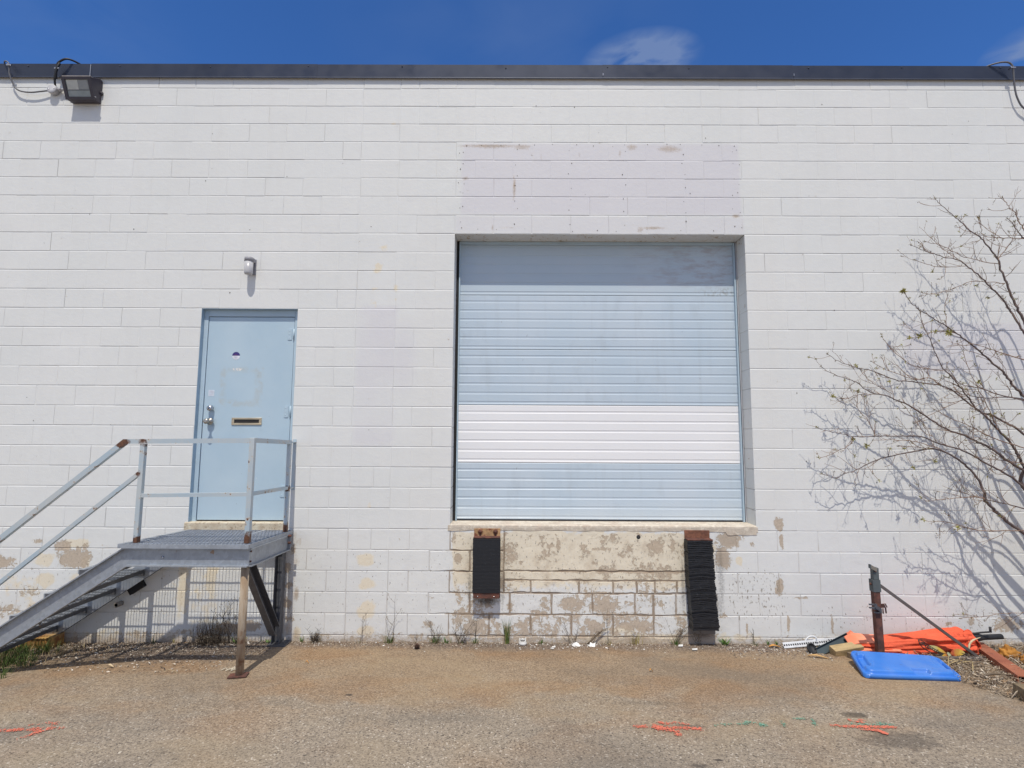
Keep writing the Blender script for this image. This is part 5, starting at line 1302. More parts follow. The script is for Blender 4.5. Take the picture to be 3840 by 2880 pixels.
def bits():
    cer = simple('white_china', (.66, .66, .64), .3, bump=0)
    # pot shard standing
    m = MB(); n = 26; g = G(1.29, -.06); cx, cy = 1.315, -.045
    import itertools
    A = [2*PI*k/n for k in range(n)]
    def rad(z): return .028+.010*math.exp(-((z-.010)/.012)**2)+.002*z/.05
    rows = []
    zz = [0, .006, .012, .018, .03, .045]
    for q, z in enumerate(zz):
        row = []
        for a in A:
            top = 1.0
            if q == 5: zt = .040+.022*max(0, math.cos(a-.1))**6+.016*max(0, math.cos(a-PI+.2))**8-.008*max(0, math.cos(a+PI/2))
            else: zt = z*1.0
            row.append(m.bm.verts.new((cx+rad(z)*math.cos(a), cy+rad(z)*math.sin(a), g+.002+zt)))
        rows.append(row)
    for q in range(5):
        for k in range(n): f = m.bm.faces.new((rows[q][k], rows[q][(k+1) % n], rows[q+1][(k+1) % n], rows[q+1][k])); f.smooth = True
    m.mats = [cer]; m.build('broken_pot', solidify=.004); o = bpy.data.objects['broken_pot']; meta(o, 'broken white china pot with two jagged points, standing at the wall foot', 'broken pot')
    def shard(cx, cy, pts, tilt, rz, lab, sc=1.0):
        m = MB(); Mx = Matrix.Translation((cx, cy, G(cx, cy)+.012)) @ Matrix.Rotation(rz, 4, 'Z') @ Matrix.Rotation(tilt, 4, 'X')
        vs = [m.bm.verts.new((p[0]*sc, p[1]*sc, .25*(p[0]*sc)**2/.05)) for p in pts]; m.bm.faces.new(vs); bmesh.ops.transform(m.bm, matrix=Mx, verts=m.bm.verts[:]); m.mats = [cer]; o = m.build('china_shard', solidify=.004); meta(o, lab, 'shard', 'white china shards')
    shard(1.815, -.075, [(-.04, -.012), (.0, -.022), (.038, -.02), (.03, .008), (.01, .022), (-.01, .016), (-.025, .010)], .9, .1, 'rounded white china shard between the dry twigs and the wall')
    shard(1.965, -.08, [(-.045, -.005), (.0, -.03), (.03, -.03), (.035, .01), (.045, .02), (.01, .012), (-.012, .022), (-.018, .0)], .8, -.1, 'jagged three pointed white china shard below the dry roots')
    shard(1.60, -.15, [(-.02, -.006), (.015, -.01), (.022, .006), (-.01, .01)], .2, .3, 'small flat white chip in front of the wall, left of the rounded shard')
    shard(1.585, -.19, [(-.02, -.006), (.015, -.008), (.018, .006), (-.01, .007)], .1, -.4, 'smallest flat white chip, furthest from the wall')
    shard(2.80, -.09, [(-.025, -.008), (.02, -.012), (.03, .006), (.0, .014), (-.02, .008)], .5, .3, 'white chip left of the long sagging bumper')
    shard(2.90, -.19, [(-.03, -.010), (.02, -.012), (.03, .006), (.0, .012), (-.02, .01)], .3, .2, 'white chip on the grit below the long sagging bumper')
    # pine cone
    m = MB(); cm_ = simple('cone_brown', (.10, .055, .035), .8, bump=0); c = Vector((.335, -.19, G(.33, -.19)+.020))
    m.lathe([(0, -.02), (.014, -.016), (.018, 0), (.012, .018), (0, .026)], c, 'z', 12, cm_)
    for k in range(42):
        f = k/42; a = k*2.4; z = -.016+f*.038; r = .019*math.sin(PI*min(.95, f*.8+.15))
        p = c+Vector((math.cos(a)*r, math.sin(a)*r, z)); q = c+Vector((math.cos(a)*(r+.011), math.sin(a)*(r+.011), z+.006)); s = Vector((-math.sin(a), math.cos(a), 0))*.006
        m.quad(p-s, p+s, q+s*.8, q-s*.8, mat=cm_)
    meta(m.build('pine_cone'), 'brown pine cone on the pavement near the wall', 'pine cone')
    # sticks and leaves
    def leaf(c, L, W, rz, mat, lab, cat='leaf', nm='dry_leaf', group='fallen leaves'):
        m = MB(); N = 8; V = []
        for k in range(N+1):
            f = k/N; w = W*math.sin(PI*min(.97, max(.03, f)))**.8; z = .012*math.sin(f*PI*1.3)+.004
            V.append([m.bm.verts.new(((f-.5)*L, s*w/2, z+(.006 if s else 0)*1)) for s in (-1, 0, 1)])
        for k in range(N):
            for q in range(2): m.bm.faces.new((V[k][q], V[k+1][q], V[k+1][q+1], V[k][q+1]))
        bmesh.ops.transform(m.bm, matrix=Matrix.Translation((c[0], c[1], G(c[0], c[1])+.004)) @ Matrix.Rotation(rz, 4, 'Z'), verts=m.bm.verts[:])
        m.mats = [mat]; meta(m.build(nm), lab, cat, group)
    tan = simple('tan_leaf', (.50, .31, .12), .8, bump=.1); orr = simple('orange_leaf', (.55, .26, .05), .8, bump=.1); pal = simple('straw', (.55, .44, .28), .8, bump=.1)
    leaf((3.94, -.36), .17, .032, -.22, tan, 'long tan leaf lying in front of the chipboard offcut')
    leaf((3.69, -.09), .12, .035, .1, orr, 'orange leaf at the left end of the perforated strip')
    leaf((-.53, -.58), .028, .014, .2, orr, 'tiny orange leaf on the pavement right of the stair prop')
    leaf((2.36, -.72), .03, .018, .2, orr, 'tiny orange leaf on the pavement in front of the yellow grass')
    leaf((-1.55, -.80), .11, .006, .05, pal, 'thin pale straw lying in front of the stair shadow', 'straw', 'straw')
    leaf((-2.12, -.70), .06, .02, .05, pal, 'curled tan leaf in front of the stair shadow')
    # torn wrapper beside the prop
    m = MB(); r = random.Random(5)
    for k in range(7):
        cx, cy = -1.10+r.uniform(-.05, .05), -.74+r.uniform(-.02, .02)
        m.tube(crs([(cx+.022*math.cos(a), cy+.015*math.sin(a*1.3), G(cx, cy)+.004+.010*abs(math.sin(a))) for a in np.linspace(0, 4+k*.3, 6)], 4), .0022, simple('string', (.55, .50, .40), .8, bump=0) if k == 0 else m.mats[0], 5)
    meta(m.build('string_tangle'), 'tangle of pale string beside the foot of the stair prop', 'string')
    m = MB(); m.tube(crs([(5.30, -.36, .0), (5.285, -.36, .05), (5.31, -.345, .09), (5.36, -.33, .115), (5.42, -.33, .135)], 5), lambda f: .002+.007*math.sin(f*PI), pal, 6); meta(m.build('dry_stalk'), 'pale curved husk over the right end of the orange umbrella', 'dry stalk')
bits()

# ---------------------------------------------------------------- sprayed survey marks
def marks():
    def pm(name, col):
        t = MT(name, col, .9, 0, .2); n = t.voro(160, out='Color'); sp = t.n.new('ShaderNodeSeparateColor'); t.l.new(n, sp.inputs[0])
        e = t.attr('edge')[0]
        f = t.math('ADD', t.math('MULTIPLY', sp.outputs[0], .85), t.rng(t.noise(16, 5), .3, .7, .05, .85))
        f = t.math('LESS_THAN', f, e); tr = t.n.new('ShaderNodeBsdfTransparent'); mx = t.n.new('ShaderNodeMixShader')
        t.l.new(f, mx.inputs[0]); t.l.new(tr.outputs[0], mx.inputs[1]); t.l.new(t.b.outputs[0], mx.inputs[2]); t.l.new(mx.outputs[0], t.out.inputs[0])
        t.color(t.mix(t.rng(sp.outputs[1], 0, 1), tuple(c*.7 for c in col), col)); t.bump(t.voro(105), .5, .006); return t.m
    om = pm('orange_spray', (.74, .20, .13)); gm = pm('green_spray', (.19, .38, .28))
    def mark(strokes, mat, lab, name='spray_mark'):
        V = []; F = []; A = []
        for si, (pts, w, st) in enumerate(strokes):
            P = crs([Vector((p[0], p[1], 0)) for p in pts], 8); n = len(P); b = len(V); K = 7
            for k, p in enumerate(P):
                t = (P[min(k+1, n-1)]-P[max(k-1, 0)]).normalized(); s = Vector((-t.y, t.x, 0)); f = k/(n-1)
                for q in range(K):
                    u = -1+2*q/(K-1); pp = p+s*u*w*1.75; e = st*.88*(1-u*u)**1.3*min(1, f*6+.2, (1-f)*6+.2)
                    V.append((pp.x, pp.y, G(pp.x, pp.y)+.005+si*.0007)); A.append((e*1.35, 0, 0, 1))
            for k in range(n-1):
                for q in range(K-1): a = b+k*K+q; F.append((a, a+1, a+K+1, a+K))
        o = npmesh(name, V, F, [mat], attrs={'edge': A}); meta(o, lab, 'paint mark', 'sprayed survey marks')
    mark([([(1.975, -1.645), (2.1, -1.66), (2.3, -1.665), (2.49, -1.69)], .022, .85), ([(2.16, -1.59), (2.22, -1.615), (2.28, -1.60), (2.35, -1.61), (2.36, -1.64)], .020, .8), ([(2.12, -1.67), (2.2, -1.70), (2.25, -1.715), (2.255, -1.79)], .024, .95), ([(2.10, -1.655), (2.19, -1.675), (2.25, -1.70)], .03, 1.0)], om, 'orange sprayed arrow mark with a loop on the pavement, nearest the middle')
    mark([([(3.27, -1.618), (3.5, -1.635), (3.74, -1.641)], .020, 1.0), ([(3.46, -1.52), (3.475, -1.56), (3.535, -1.575), (3.53, -1.54), (3.60, -1.565)], .014, .8), ([(3.43, -1.675), (3.53, -1.683), (3.56, -1.685)], .014, .9), ([(3.555, -1.655), (3.565, -1.70), (3.585, -1.75)], .020, 1.0)], om, 'orange sprayed line mark with zigzag on the pavement at the right')
    mark([([(-2.05, -1.765), (-1.9, -1.75), (-1.72, -1.735), (-1.57, -1.722)], .022, .85), ([(-1.90, -1.70), (-1.82, -1.675), (-1.74, -1.665), (-1.71, -1.70)], .022, .6), ([(-1.74, -1.74), (-1.74, -1.80), (-1.77, -1.86), (-1.76, -1.875)], .022, .8), ([(-1.90, -1.79), (-1.83, -1.81)], .022, .6), ([(-1.90, -1.74), (-1.85, -1.745)], .028, .9)], om, 'orange sprayed mark on the pavement at the far left')
    mark([([(2.50, -1.637), (2.60, -1.615), (2.74, -1.61), (2.87, -1.612)], .016, .6), ([(2.74, -1.575), (2.80, -1.595), (2.87, -1.615), (2.80, -1.635)], .018, .7)], gm, 'green sprayed arrow mark between the orange marks')
    mark([([(2.99, -1.55), (2.995, -1.60), (2.975, -1.66)], .016, .75), ([(3.04, -1.555), (3.0, -1.60)], .012, .6)], gm, 'green sprayed short stroke mark, left of the bracket')
    mark([([(3.07, -1.535), (3.16, -1.528), (3.215, -1.545), (3.20, -1.60), (3.155, -1.66)], .015, .65)], gm, 'green sprayed angle bracket mark')
    mark([([(3.38, -1.596), (3.50, -1.598), (3.65, -1.603), (3.72, -1.611)], .017, .7), ([(3.60, -1.575), (3.68, -1.590), (3.73, -1.615)], .015, .7)], gm, 'green sprayed line touching the right orange mark')
marks()
# ================================================================== PLANTS AND LITTER
def blades(mesh, x, y, n, h, spread, w, lean, rnd, curve=.5, z0=None):
    V, F = mesh
    for k in range(n):
        a = rnd.uniform(0, 2*PI); r = rnd.uniform(0, spread); bx, by = x+r*math.cos(a), min(y+r*math.sin(a)*.6, -.006)
        hh = h*rnd.uniform(.45, 1.0); l = lean*rnd.uniform(.2, 1); aa = a+rnd.uniform(-.8, .8); z = (G(bx, by) if z0 is None else z0)-.004
        b = len(V); N = 5; sa = aa+PI/2+rnd.uniform(-.5, .5)
        for i in range(N+1):
            f = i/N; ww = w*(1-f)**.7*rnd.uniform(.9, 1.1)/2
            cx = bx+math.cos(aa)*l*hh*f**1.8; cy = min(by+math.sin(aa)*l*hh*f**1.8, -.004); cz = z+hh*(f-curve*.35*l*f*f)
            V.append((cx-math.cos(sa)*ww, cy-math.sin(sa)*ww*.5, cz)); V.append((cx+math.cos(sa)*ww, min(cy+math.sin(sa)*ww*.5, -.003), cz))
        for i in range(N): F.append((b+2*i, b+2*i+1, b+2*i+3, b+2*i+2))
def tri_mesh(name, VF, mat, parent=None): return npmesh(name, VF[0], VF[1], [mat], parent)
def leafy(name, a, b):
    t = MT(name, a, .65, 0, .3); t.color(t.mix(t.rng(t.noise(30, 3), .3, .7), a, b))
    t.b.inputs['Subsurface Weight'].default_value = 0.0
    return t.m
M_GRASS = leafy('grass_green', (.045, .085, .018), (.12, .17, .045)); M_DRYG = leafy('dry_grass', (.30, .22, .11), (.46, .37, .20)); M_WEED = leafy('weed_green', (.06, .14, .025), (.13, .22, .05)); M_STEM = leafy('dead_stem', (.085, .062, .045), (.19, .145, .10)); M_DSTEM = leafy('dark_stem', (.040, .030, .024), (.10, .078, .055)); M_YG = leafy('yellow_grass', (.26, .23, .07), (.42, .36, .14))

def stems(m, x, y, n, h, spread, mat, rnd, side=2, seedy=False, r0=.0022):
    for k in range(n):
        bx = x+rnd.uniform(-spread, spread)*.3; by = min(y+rnd.uniform(-.02, .02), -.012); z = G(bx, by)-.003
        hh = h*rnd.uniform(.45, 1); dx = rnd.uniform(-spread, spread); P = [(bx+dx*f**1.3+rnd.uniform(-.006, .006), min(by+.02*math.sin(f*3+k), -.010), z+hh*f) for f in (0, .25, .5, .75, 1)]
        P = crs(P, 3); m.tube(P, r0, mat, 5, r1=r0*.35)
        for q in range(side):
            i = rnd.randrange(3, len(P)-1); p = P[i]; L = hh*rnd.uniform(.12, .35); sg = rnd.choice((-1, 1))
            m.tube([p, p+Vector((sg*L*.5, -.01, L*.5)), p+Vector((sg*L*.75, -.012, L))], r0*.55, mat, 4, r1=r0*.25)
            if seedy:
                e = p+Vector((sg*L*.75, -.012, L))
                for w in range(3): m.lathe([(0, -.004), (.003, 0), (0, .004)], e+Vector((rnd.uniform(-.01, .01), 0, -.008*w)), 'z', 5, mat)
def weeds():
    r = random.Random(12)
    def tuft(x, y, label, green=None, dry=0, stem=None, name='weed', h=.1, n=30, spread=.03, gm=M_GRASS, cat='weed', lean=.7, w=.005, sm=M_STEM, sh=.2, sn=3, seedy=False, ss=.05):
        t = thing(name, label, cat, (x, y, G(x, y)), 'weeds along the wall foot')
        if n:
            VF = ([], []); blades(VF, x, y, n, h, spread, w, lean, r); tri_mesh('blades', VF, gm, t)
        if dry:
            VF = ([], []); blades(VF, x, y, dry, h*.8, spread*1.3, w*.8, lean*1.2, r); tri_mesh('dry_blades', VF, M_DRYG, t)
        if sn:
            m = MB(); stems(m, x, y, sn, sh, ss, sm, r, seedy=seedy); m.build('stems', t)
    tuft(-.67, -.03, 'bushy grey weed clump at the wall foot just right of the stair', n=60, h=.11, spread=.055, gm=M_DSTEM, dry=8, sn=8, sh=.16, sm=M_DSTEM, ss=.08)
    tuft(-.80, -.025, 'tiny bright green sprout left of the grey weed clump', n=10, h=.07, spread=.015, gm=M_WEED, sn=0, w=.010)
    tuft(-.24, -.03, 'single thin curved dry stem in front of the cream blotches', n=6, h=.04, sn=2, sh=.30, ss=.10)
    tuft(.04, -.03, 'green grass tuft with two tall seed stems right of the cream blotches', n=48, h=.095, spread=.05, dry=14, sn=3, sh=.48, seedy=True, ss=.12)
    tuft(.30, -.025, 'thin upright dry stem above the pine cone', n=3, h=.04, sn=2, sh=.15, ss=.02)
    tuft(.47, -.03, 'green and grey weed with branching stems right of the pine cone', n=36, h=.11, spread=.05, dry=10, sn=7, sh=.26, ss=.10)
    tuft(.59, -.02, 'low green sprouts between two branching weeds', n=18, h=.07, spread=.04, gm=M_WEED, sn=0, w=.010)
    tuft(.74, -.03, 'tangle of dark dry stems left of the flat bumper', n=10, h=.07, spread=.05, sn=12, sh=.24, ss=.14, sm=M_DSTEM)
    tuft(.86, -.02, 'green weed with one tall dark stem under the flat bumper', n=24, h=.08, spread=.035, sn=2, sh=.32, gm=M_WEED, sm=M_DSTEM, ss=.03)
    tuft(1.162, -.03, 'tall dark green grass tuft right of the flat bumper', n=46, h=.27, spread=.024, lean=.22, w=.006, dry=22, sn=0, name='grass_tuft')
    tuft(1.50, -.02, 'small green weed with a yellow flower near the white chips', n=20, h=.05, spread=.04, gm=M_WEED, dry=5, sn=1, sh=.08, w=.008)
    tuft(1.80, -.02, 'pair of thin forked dry twigs above the rounded shard', n=0, sn=5, sh=.26, ss=.12)
    tuft(2.119, -.03, 'tall single twisted dry stem below the loading door', n=4, h=.04, sn=1, sh=.40, ss=.03, sm=M_DSTEM)
    tuft(2.40, -.02, 'yellowish grass tuft with thin blades below the drilled hole', n=26, h=.14, spread=.06, gm=M_YG, dry=22, sn=2, sh=.2, lean=.5, w=.0035)
    tuft(2.16, -.02, 'low pale grass right of the tall twisted stem', n=18, h=.07, spread=.1, gm=M_YG, dry=10, sn=0, w=.0035)
    tuft(2.78, -.03, 'dry twiggy weed with green base left of the sagging bumper', n=26, h=.09, spread=.05, gm=M_WEED, dry=12, sn=9, sh=.27, ss=.14)
    tuft(3.00, -.03, 'small dark seed heads in front of the sagging bumper', n=0, sn=5, sh=.14, seedy=True, sm=M_STEM, ss=.08)
    tuft(3.249, -.03, 'bright green dandelion leaves right of the sagging bumper', n=22, h=.085, spread=.03, gm=M_WEED, lean=1.3, w=.016, sn=0)
    tuft(3.533, -.03, 'dark upright dead stem with side twigs right of the dandelion', n=12, h=.07, spread=.04, dry=6, sn=2, sh=.23, sm=M_DSTEM, ss=.02)
    tuft(3.66, -.02, 'small green sprig with pointed leaves, left one by the orange leaf', n=8, h=.06, spread=.01, gm=M_WEED, sn=0, w=.013)
    tuft(3.74, -.02, 'small green sprig with pointed leaves, right one by the orange leaf', n=8, h=.06, spread=.01, gm=M_WEED, sn=0, w=.013)
    tuft(4.12, -.015, 'thin green grass behind the front perforated strip', n=26, h=.06, spread=.14, gm=M_GRASS, sn=0)
    tuft(-2.22, -.03, 'small dark green weed by the wall under the stair', n=14, h=.06, spread=.02, gm=M_GRASS, sn=0, w=.010)
    tuft(-2.02, -.03, 'small pale sprout by the wall under the landing, left of the dead bush', n=8, h=.055, spread=.015, gm=M_YG, sn=0, w=.010)
    tuft(-1.40, -.05, 'bright green low leaves between the dead bush and the stair prop', n=40, h=.06, spread=.07, gm=M_WEED, sn=0, w=.014, lean=1.1)
    tuft(-1.12, -.04, 'bright green low leaves right of the stair prop', n=26, h=.04, spread=.06, gm=M_WEED, sn=0, w=.012, lean=1.2)
    # roots / dry branches leaning on the wall
    t = thing('dry_roots', 'tangled dry brown roots against the wall beside the jagged shard', 'roots', (2.05, -.03, -.05)); m = MB()
    for k in range(9):
        a = (1.92+r.uniform(0, .03), -.05, G(1.95, -.05)+.01); b = (2.02+r.uniform(-.02, .03), -.03, .045+r.uniform(-.03, .01)); c = (2.10+r.uniform(-.02, .05), -.02, .09+r.uniform(-.06, .012))
        m.tube(crs([a, b, c], 4), .004*r.uniform(.5, 1.3), M_STEM, 5, r1=.0015)
    m.build('root_strands', t)
    # dead bush under the landing
    t = thing('dead_bush', 'dark dead bush with dry seed heads under the landing', 'bush', (-1.6, -.08, -.08)); m = MB()
    for k in range(120):
        bx = -1.66+r.gauss(0, .085); by = -.09+r.uniform(-.05, .05); h = r.uniform(.06, .24)*(1.0+.3*math.exp(-((bx+1.68)/.04)**2)); z = G(bx, by); dx = r.uniform(-.05, .05)
        P = [(bx, by, z), (bx+dx*.4+r.uniform(-.01, .01), by, z+h*.4), (bx+dx*.8+r.uniform(-.015, .015), by-.01, z+h*.75), (bx+dx*1.2, by, z+h)]
        m.tube(crs(P, 3), r.uniform(.0012, .003), M_DSTEM, 4, r1=.0008)
    for k in range(14):
        bx = -1.60+r.uniform(-.12, .22); by = -.08; z = G(bx, by); h = r.uniform(.24, .40); dx = r.uniform(-.12, .08)
        P = crs([(bx, by, z), (bx+dx*.3, by, z+h*.35), (bx+dx*.8, by, z+h*.7), (bx+dx, by, z+h)], 4); m.tube(P, .0026, M_DSTEM, 5, r1=.001)
        for q in range(7):
            p = P[r.randrange(4, len(P))]; e = p+Vector((r.uniform(-.03, .03), r.uniform(-.02, .01), r.uniform(.01, .05))); m.tube([p, e], .001, M_DSTEM, 4, r1=.0007); m.lathe([(0, -.006), (.0035, 0), (0, .005)], e, 'z', 5, M_STEM)
    m.build('stems', t)
    VF = ([], [])
    for k in range(320):
        bx = -1.66+r.gauss(0, .09); by = -.09+r.uniform(-.06, .06); z = G(bx, by)+r.uniform(.0, .17)*r.random()**.5; b = len(VF[0]); a = r.uniform(0, 2*PI); L = r.uniform(.01, .028); w = r.uniform(.002, .006); d = Vector((math.cos(a), math.sin(a)*.5, r.uniform(-.6, 1))).normalized(); s = d.cross(Vector((.2, 1, .1))).normalized()*w; p = Vector((bx, by, z))
        VF[0].extend([p-s*.3, p+d*L*.5-s, p+d*L, p+d*L*.5+s]); VF[1].append((b, b+1, b+2, b+3))
    tri_mesh('dry_leaves', VF, M_DSTEM, t)
    # grass bank at the foot of the stair: nobody could count it
    VF = ([], [])
    for k in range(170):
        x = r.uniform(-3.6, -2.78)+.0; y = r.uniform(-1.02, -.20)
        edge = -3.02-.3*(y+.6); 
        if x > edge+.16*r.random() + .05: continue
        blades(VF, x, y, 12, .13, .03, .0055, .8, r)
    tri_mesh('grass', VF, M_GRASS); meta(bpy.data.objects['grass'], 'green grass clump spilling out from under the bottom of the stair', 'grass', kind='stuff')
    VF = ([], [])
    for k in range(120):
        x = r.uniform(-3.5, -2.75); y = r.uniform(-.75, -.12); blades(VF, x, y, 4, .10, .04, .004, 1.0, r)
    tri_mesh('dry_grass', VF, M_DRYG); meta(bpy.data.objects['dry_grass'], 'dry straw coloured grass around the rusty yellow block', 'dry grass', kind='stuff')
weeds()

def litter():
    rng = np.random.default_rng(11)
    # ---- grit and gravel: small irregular stones
    oct_ = np.array([(1, 0, 0), (-1, 0, 0), (0, 1, 0), (0, -1, 0), (0, 0, 1), (0, 0, -1)], float)
    of = np.array([(0, 2, 4), (2, 1, 4), (1, 3, 4), (3, 0, 4), (2, 0, 5), (1, 2, 5), (3, 1, 5), (0, 3, 5)])
    def stones(name, n, sampler, size, cols, label, cat):
        xy = sampler(n); n = len(xy)
        sc = size[0]+(size[1]-size[0])*rng.random(n)**3
        a = rng.random(n)*2*PI; S = np.stack([sc*(.7+.6*rng.random(n)), sc*(.7+.6*rng.random(n)), sc*(.35+.4*rng.random(n))], 1)
        P = oct_[None]*S[:, None, :]*(.75+.5*rng.random((n, 6, 1))); ca, sa = np.cos(a)[:, None], np.sin(a)[:, None]
        Q = np.stack([P[..., 0]*ca-P[..., 1]*sa, P[..., 0]*sa+P[..., 1]*ca, P[..., 2]], 2)
        z = gz(xy[:, 0], xy[:, 1])+S[:, 2]*.4
        Q += np.stack([xy[:, 0], xy[:, 1], z], 1)[:, None]
        F = (of[None]+(np.arange(n)*6)[:, None, None]).reshape(-1, 3)
        c = np.array(cols)[rng.integers(0, len(cols), n)]*(.75+.5*rng.random((n, 1))); C = np.repeat(np.concatenate([c, np.ones((n, 1))], 1), 6, 0)
        t = MT(name+'_stone', rough=.85); at = t.n.new('ShaderNodeAttribute'); at.attribute_name = 'tone'; t.l.new(at.outputs['Color'], t.b.inputs['Base Color'])
        o = npmesh(name, Q.reshape(-1, 3), F, [t.m], attrs={'tone': C}); meta(o, label, cat, kind='stuff')
    def edge(n):
        x = rng.uniform(-3.4, 4.6, n); y = -np.abs(rng.normal(0, .085, n))-.01; k = y > -.45
        return np.stack([x[k], y[k]], 1)
    def edge2(n):
        x = np.concatenate([rng.uniform(3.2, 4.4, n//2), rng.uniform(-3.0, -1.0, n//2)]); y = np.concatenate([-np.abs(rng.normal(0, .17, n//2)), -np.abs(rng.normal(0, .25, n-n//2)[:n//2])])-.01
        k = y > -.75
        return np.stack([x[k], y[k]], 1)
    cols = [(.16, .12, .10), (.24, .19, .15), (.09, .07, .06), (.34, .29, .25), (.20, .13, .09), (.13, .10, .08), (.5, .46, .40)]
    stones('gravel', 9000, edge, (.0015, .008), cols, 'loose grit along the foot of the wall', 'gravel')
    stones('gravel', 6000, edge2, (.002, .010), cols, 'loose grit under the stair and left of the junk pile', 'gravel')
    def yard(n): return np.stack([rng.uniform(-3.2, 5.4, n), rng.uniform(-2.4, -.05, n)], 1)
    stones('gravel', 2600, yard, (.001, .0042), [(.42, .37, .31), (.5, .45, .38), (.30, .25, .21), (.12, .1, .09)], 'scattered small stones on the pavement', 'gravel')
    def chips(n):
        x = np.concatenate([rng.normal(1.75, .35, n//2), rng.uniform(-3.2, 4.8, n-n//2)]); y = -np.abs(rng.normal(.02, .09, n))-.02
        return np.stack([x, y], 1)
    stones('white_chips', 260, chips, (.002, .010), [(.75, .75, .74), (.62, .60, .57)], 'tiny white chips and paint flakes along the wall', 'chips')
    # ---- leaf litter and mulch: flat slivers
    def slivers(name, n, sampler, L, W, cols, label, cat, lift=.02):
        xy = sampler(n); n = len(xy); a = rng.random(n)*2*PI; l = L[0]+(L[1]-L[0])*rng.random(n)**2; w = W[0]+(W[1]-W[0])*rng.random(n)
        tilt = rng.normal(0, .28, n); roll = rng.normal(0, .5, n); z = gz(xy[:, 0], xy[:, 1])+rng.random(n)*lift+.003
        d = np.stack([np.cos(a)*np.cos(tilt), np.sin(a)*np.cos(tilt), np.sin(tilt)], 1); s = np.stack([-np.sin(a)*np.cos(roll), np.cos(a)*np.cos(roll), np.sin(roll)], 1)
        p = np.stack([xy[:, 0], xy[:, 1], z], 1)
        up = np.cross(d, s); bend = up*(l*rng.normal(0, .12, n))[:, None]
        V = np.stack([p-d*l[:, None]/2, p-s*w[:, None]/2+bend, p+d*l[:, None]/2, p+s*w[:, None]/2+bend], 1)
        F = (np.arange(4)[None]+(np.arange(n)*4)[:, None]); c = np.array(cols)[rng.integers(0, len(cols), n)]*(.7+.6*rng.random((n, 1))); C = np.repeat(np.concatenate([c, np.ones((n, 1))], 1), 4, 0)
        t = MT(name+'_mat', rough=.8); at = t.n.new('ShaderNodeAttribute'); at.attribute_name = 'tone'; t.l.new(at.outputs['Color'], t.b.inputs['Base Color'])
        o = npmesh(name, V.reshape(-1, 3), F, [t.m], attrs={'tone': C}); meta(o, label, cat, kind='stuff')
    def mulch(n):
        x = rng.uniform(4.72, 7.2, n); y = -rng.random(n)*1.45-.01
        lim = -.45-.44*np.clip((x-4.70)/.05, 0, 1)-.34*np.clip((x-4.75)/.14, 0, 1)-.1*np.clip((x-5)/.6, 0, 1)+.04*np.sin(x*23); k = (y > lim)
        return np.stack([x[k], y[k]], 1)
    mc = [(.24, .18, .12), (.34, .27, .19), (.15, .11, .08), (.44, .37, .28), (.10, .075, .06), (.28, .18, .10), (.52, .46, .38)]
    slivers('leaf_litter', 15000, mulch, (.012, .07), (.003, .012), mc, 'dry stalks and leaf litter heaped in the right corner', 'leaf litter', .035)
    slivers('leaf_litter', 1500, mulch, (.04, .22), (.003, .008), mc, 'longer dry stalks over the litter in the right corner', 'leaf litter', .05)
    def under(n):
        x = rng.uniform(-3.5, -1.25, n); y = -rng.random(n)**1.3*.8-.02; k = (x < -2.2-1.1*(-y)) | (rng.random(n) < .45)
        return np.stack([x[k], y[k]], 1)
    slivers('leaf_litter', 3000, under, (.008, .045), (.003, .016), mc+[(.6, .56, .5), (.10, .07, .05)], 'dead leaves and scraps under the stair', 'leaf litter', .012)
    slivers('leaf_litter', 5000, lambda n: (lambda x, y: np.stack([x[y > -.62], y[y > -.62]], 1))(rng.uniform(-3.2, -1.0, n), -np.abs(rng.normal(0, .26, n))-.01), (.006, .03), (.003, .010), [(.12, .09, .07), (.18, .13, .10), (.08, .06, .05), (.26, .20, .15), (.45, .40, .34)], 'dark crumbled debris under the landing', 'leaf litter', .008)
    def wallf(n): 
        x = rng.uniform(-1, 4.7, n); y = -np.abs(rng.normal(0, .06, n))-.01; return np.stack([x, y], 1)
    slivers('leaf_litter', 2600, wallf, (.008, .04), (.002, .006), mc, 'dry scraps along the wall foot', 'leaf litter', .008)
    # a dark heap of stems over the litter behind the lid
    m = MB(); r = random.Random(2)
    for k in range(9):
        y0 = -.55-.03*k*r.random(); x0 = 4.92+r.uniform(-.05, .1); L = r.uniform(.18, .42); a = math.radians(r.uniform(5, 50))
        P = crs([(x0, y0, G(x0, y0)+.02), (x0+L*.5*math.cos(a), y0+L*.5*math.sin(a), G(x0, y0)+.035), (x0+L*math.cos(a), min(-.36, y0+L*math.sin(a)), G(x0, y0)+.02)], 4)
        m.tube(P, .006*r.uniform(.5, 1.3), M_STEM if k % 2 else M_DRYG, 6, r1=.002)
    m.tube(crs([(4.93, -.83, .01), (5.10, -.80, .025), (5.25, -.84, .03)], 4), .009, M_STEM, 6, r1=.004); m.tube(crs([(4.82, -.93, .01), (4.95, -.92, .02), (5.10, -.88, .02)], 4), .006, M_DSTEM, 6, r1=.003)
    meta(m.build('dry_sticks'), 'bundle of long dry stalks beside the right end of the blue lid', 'sticks')
litter()
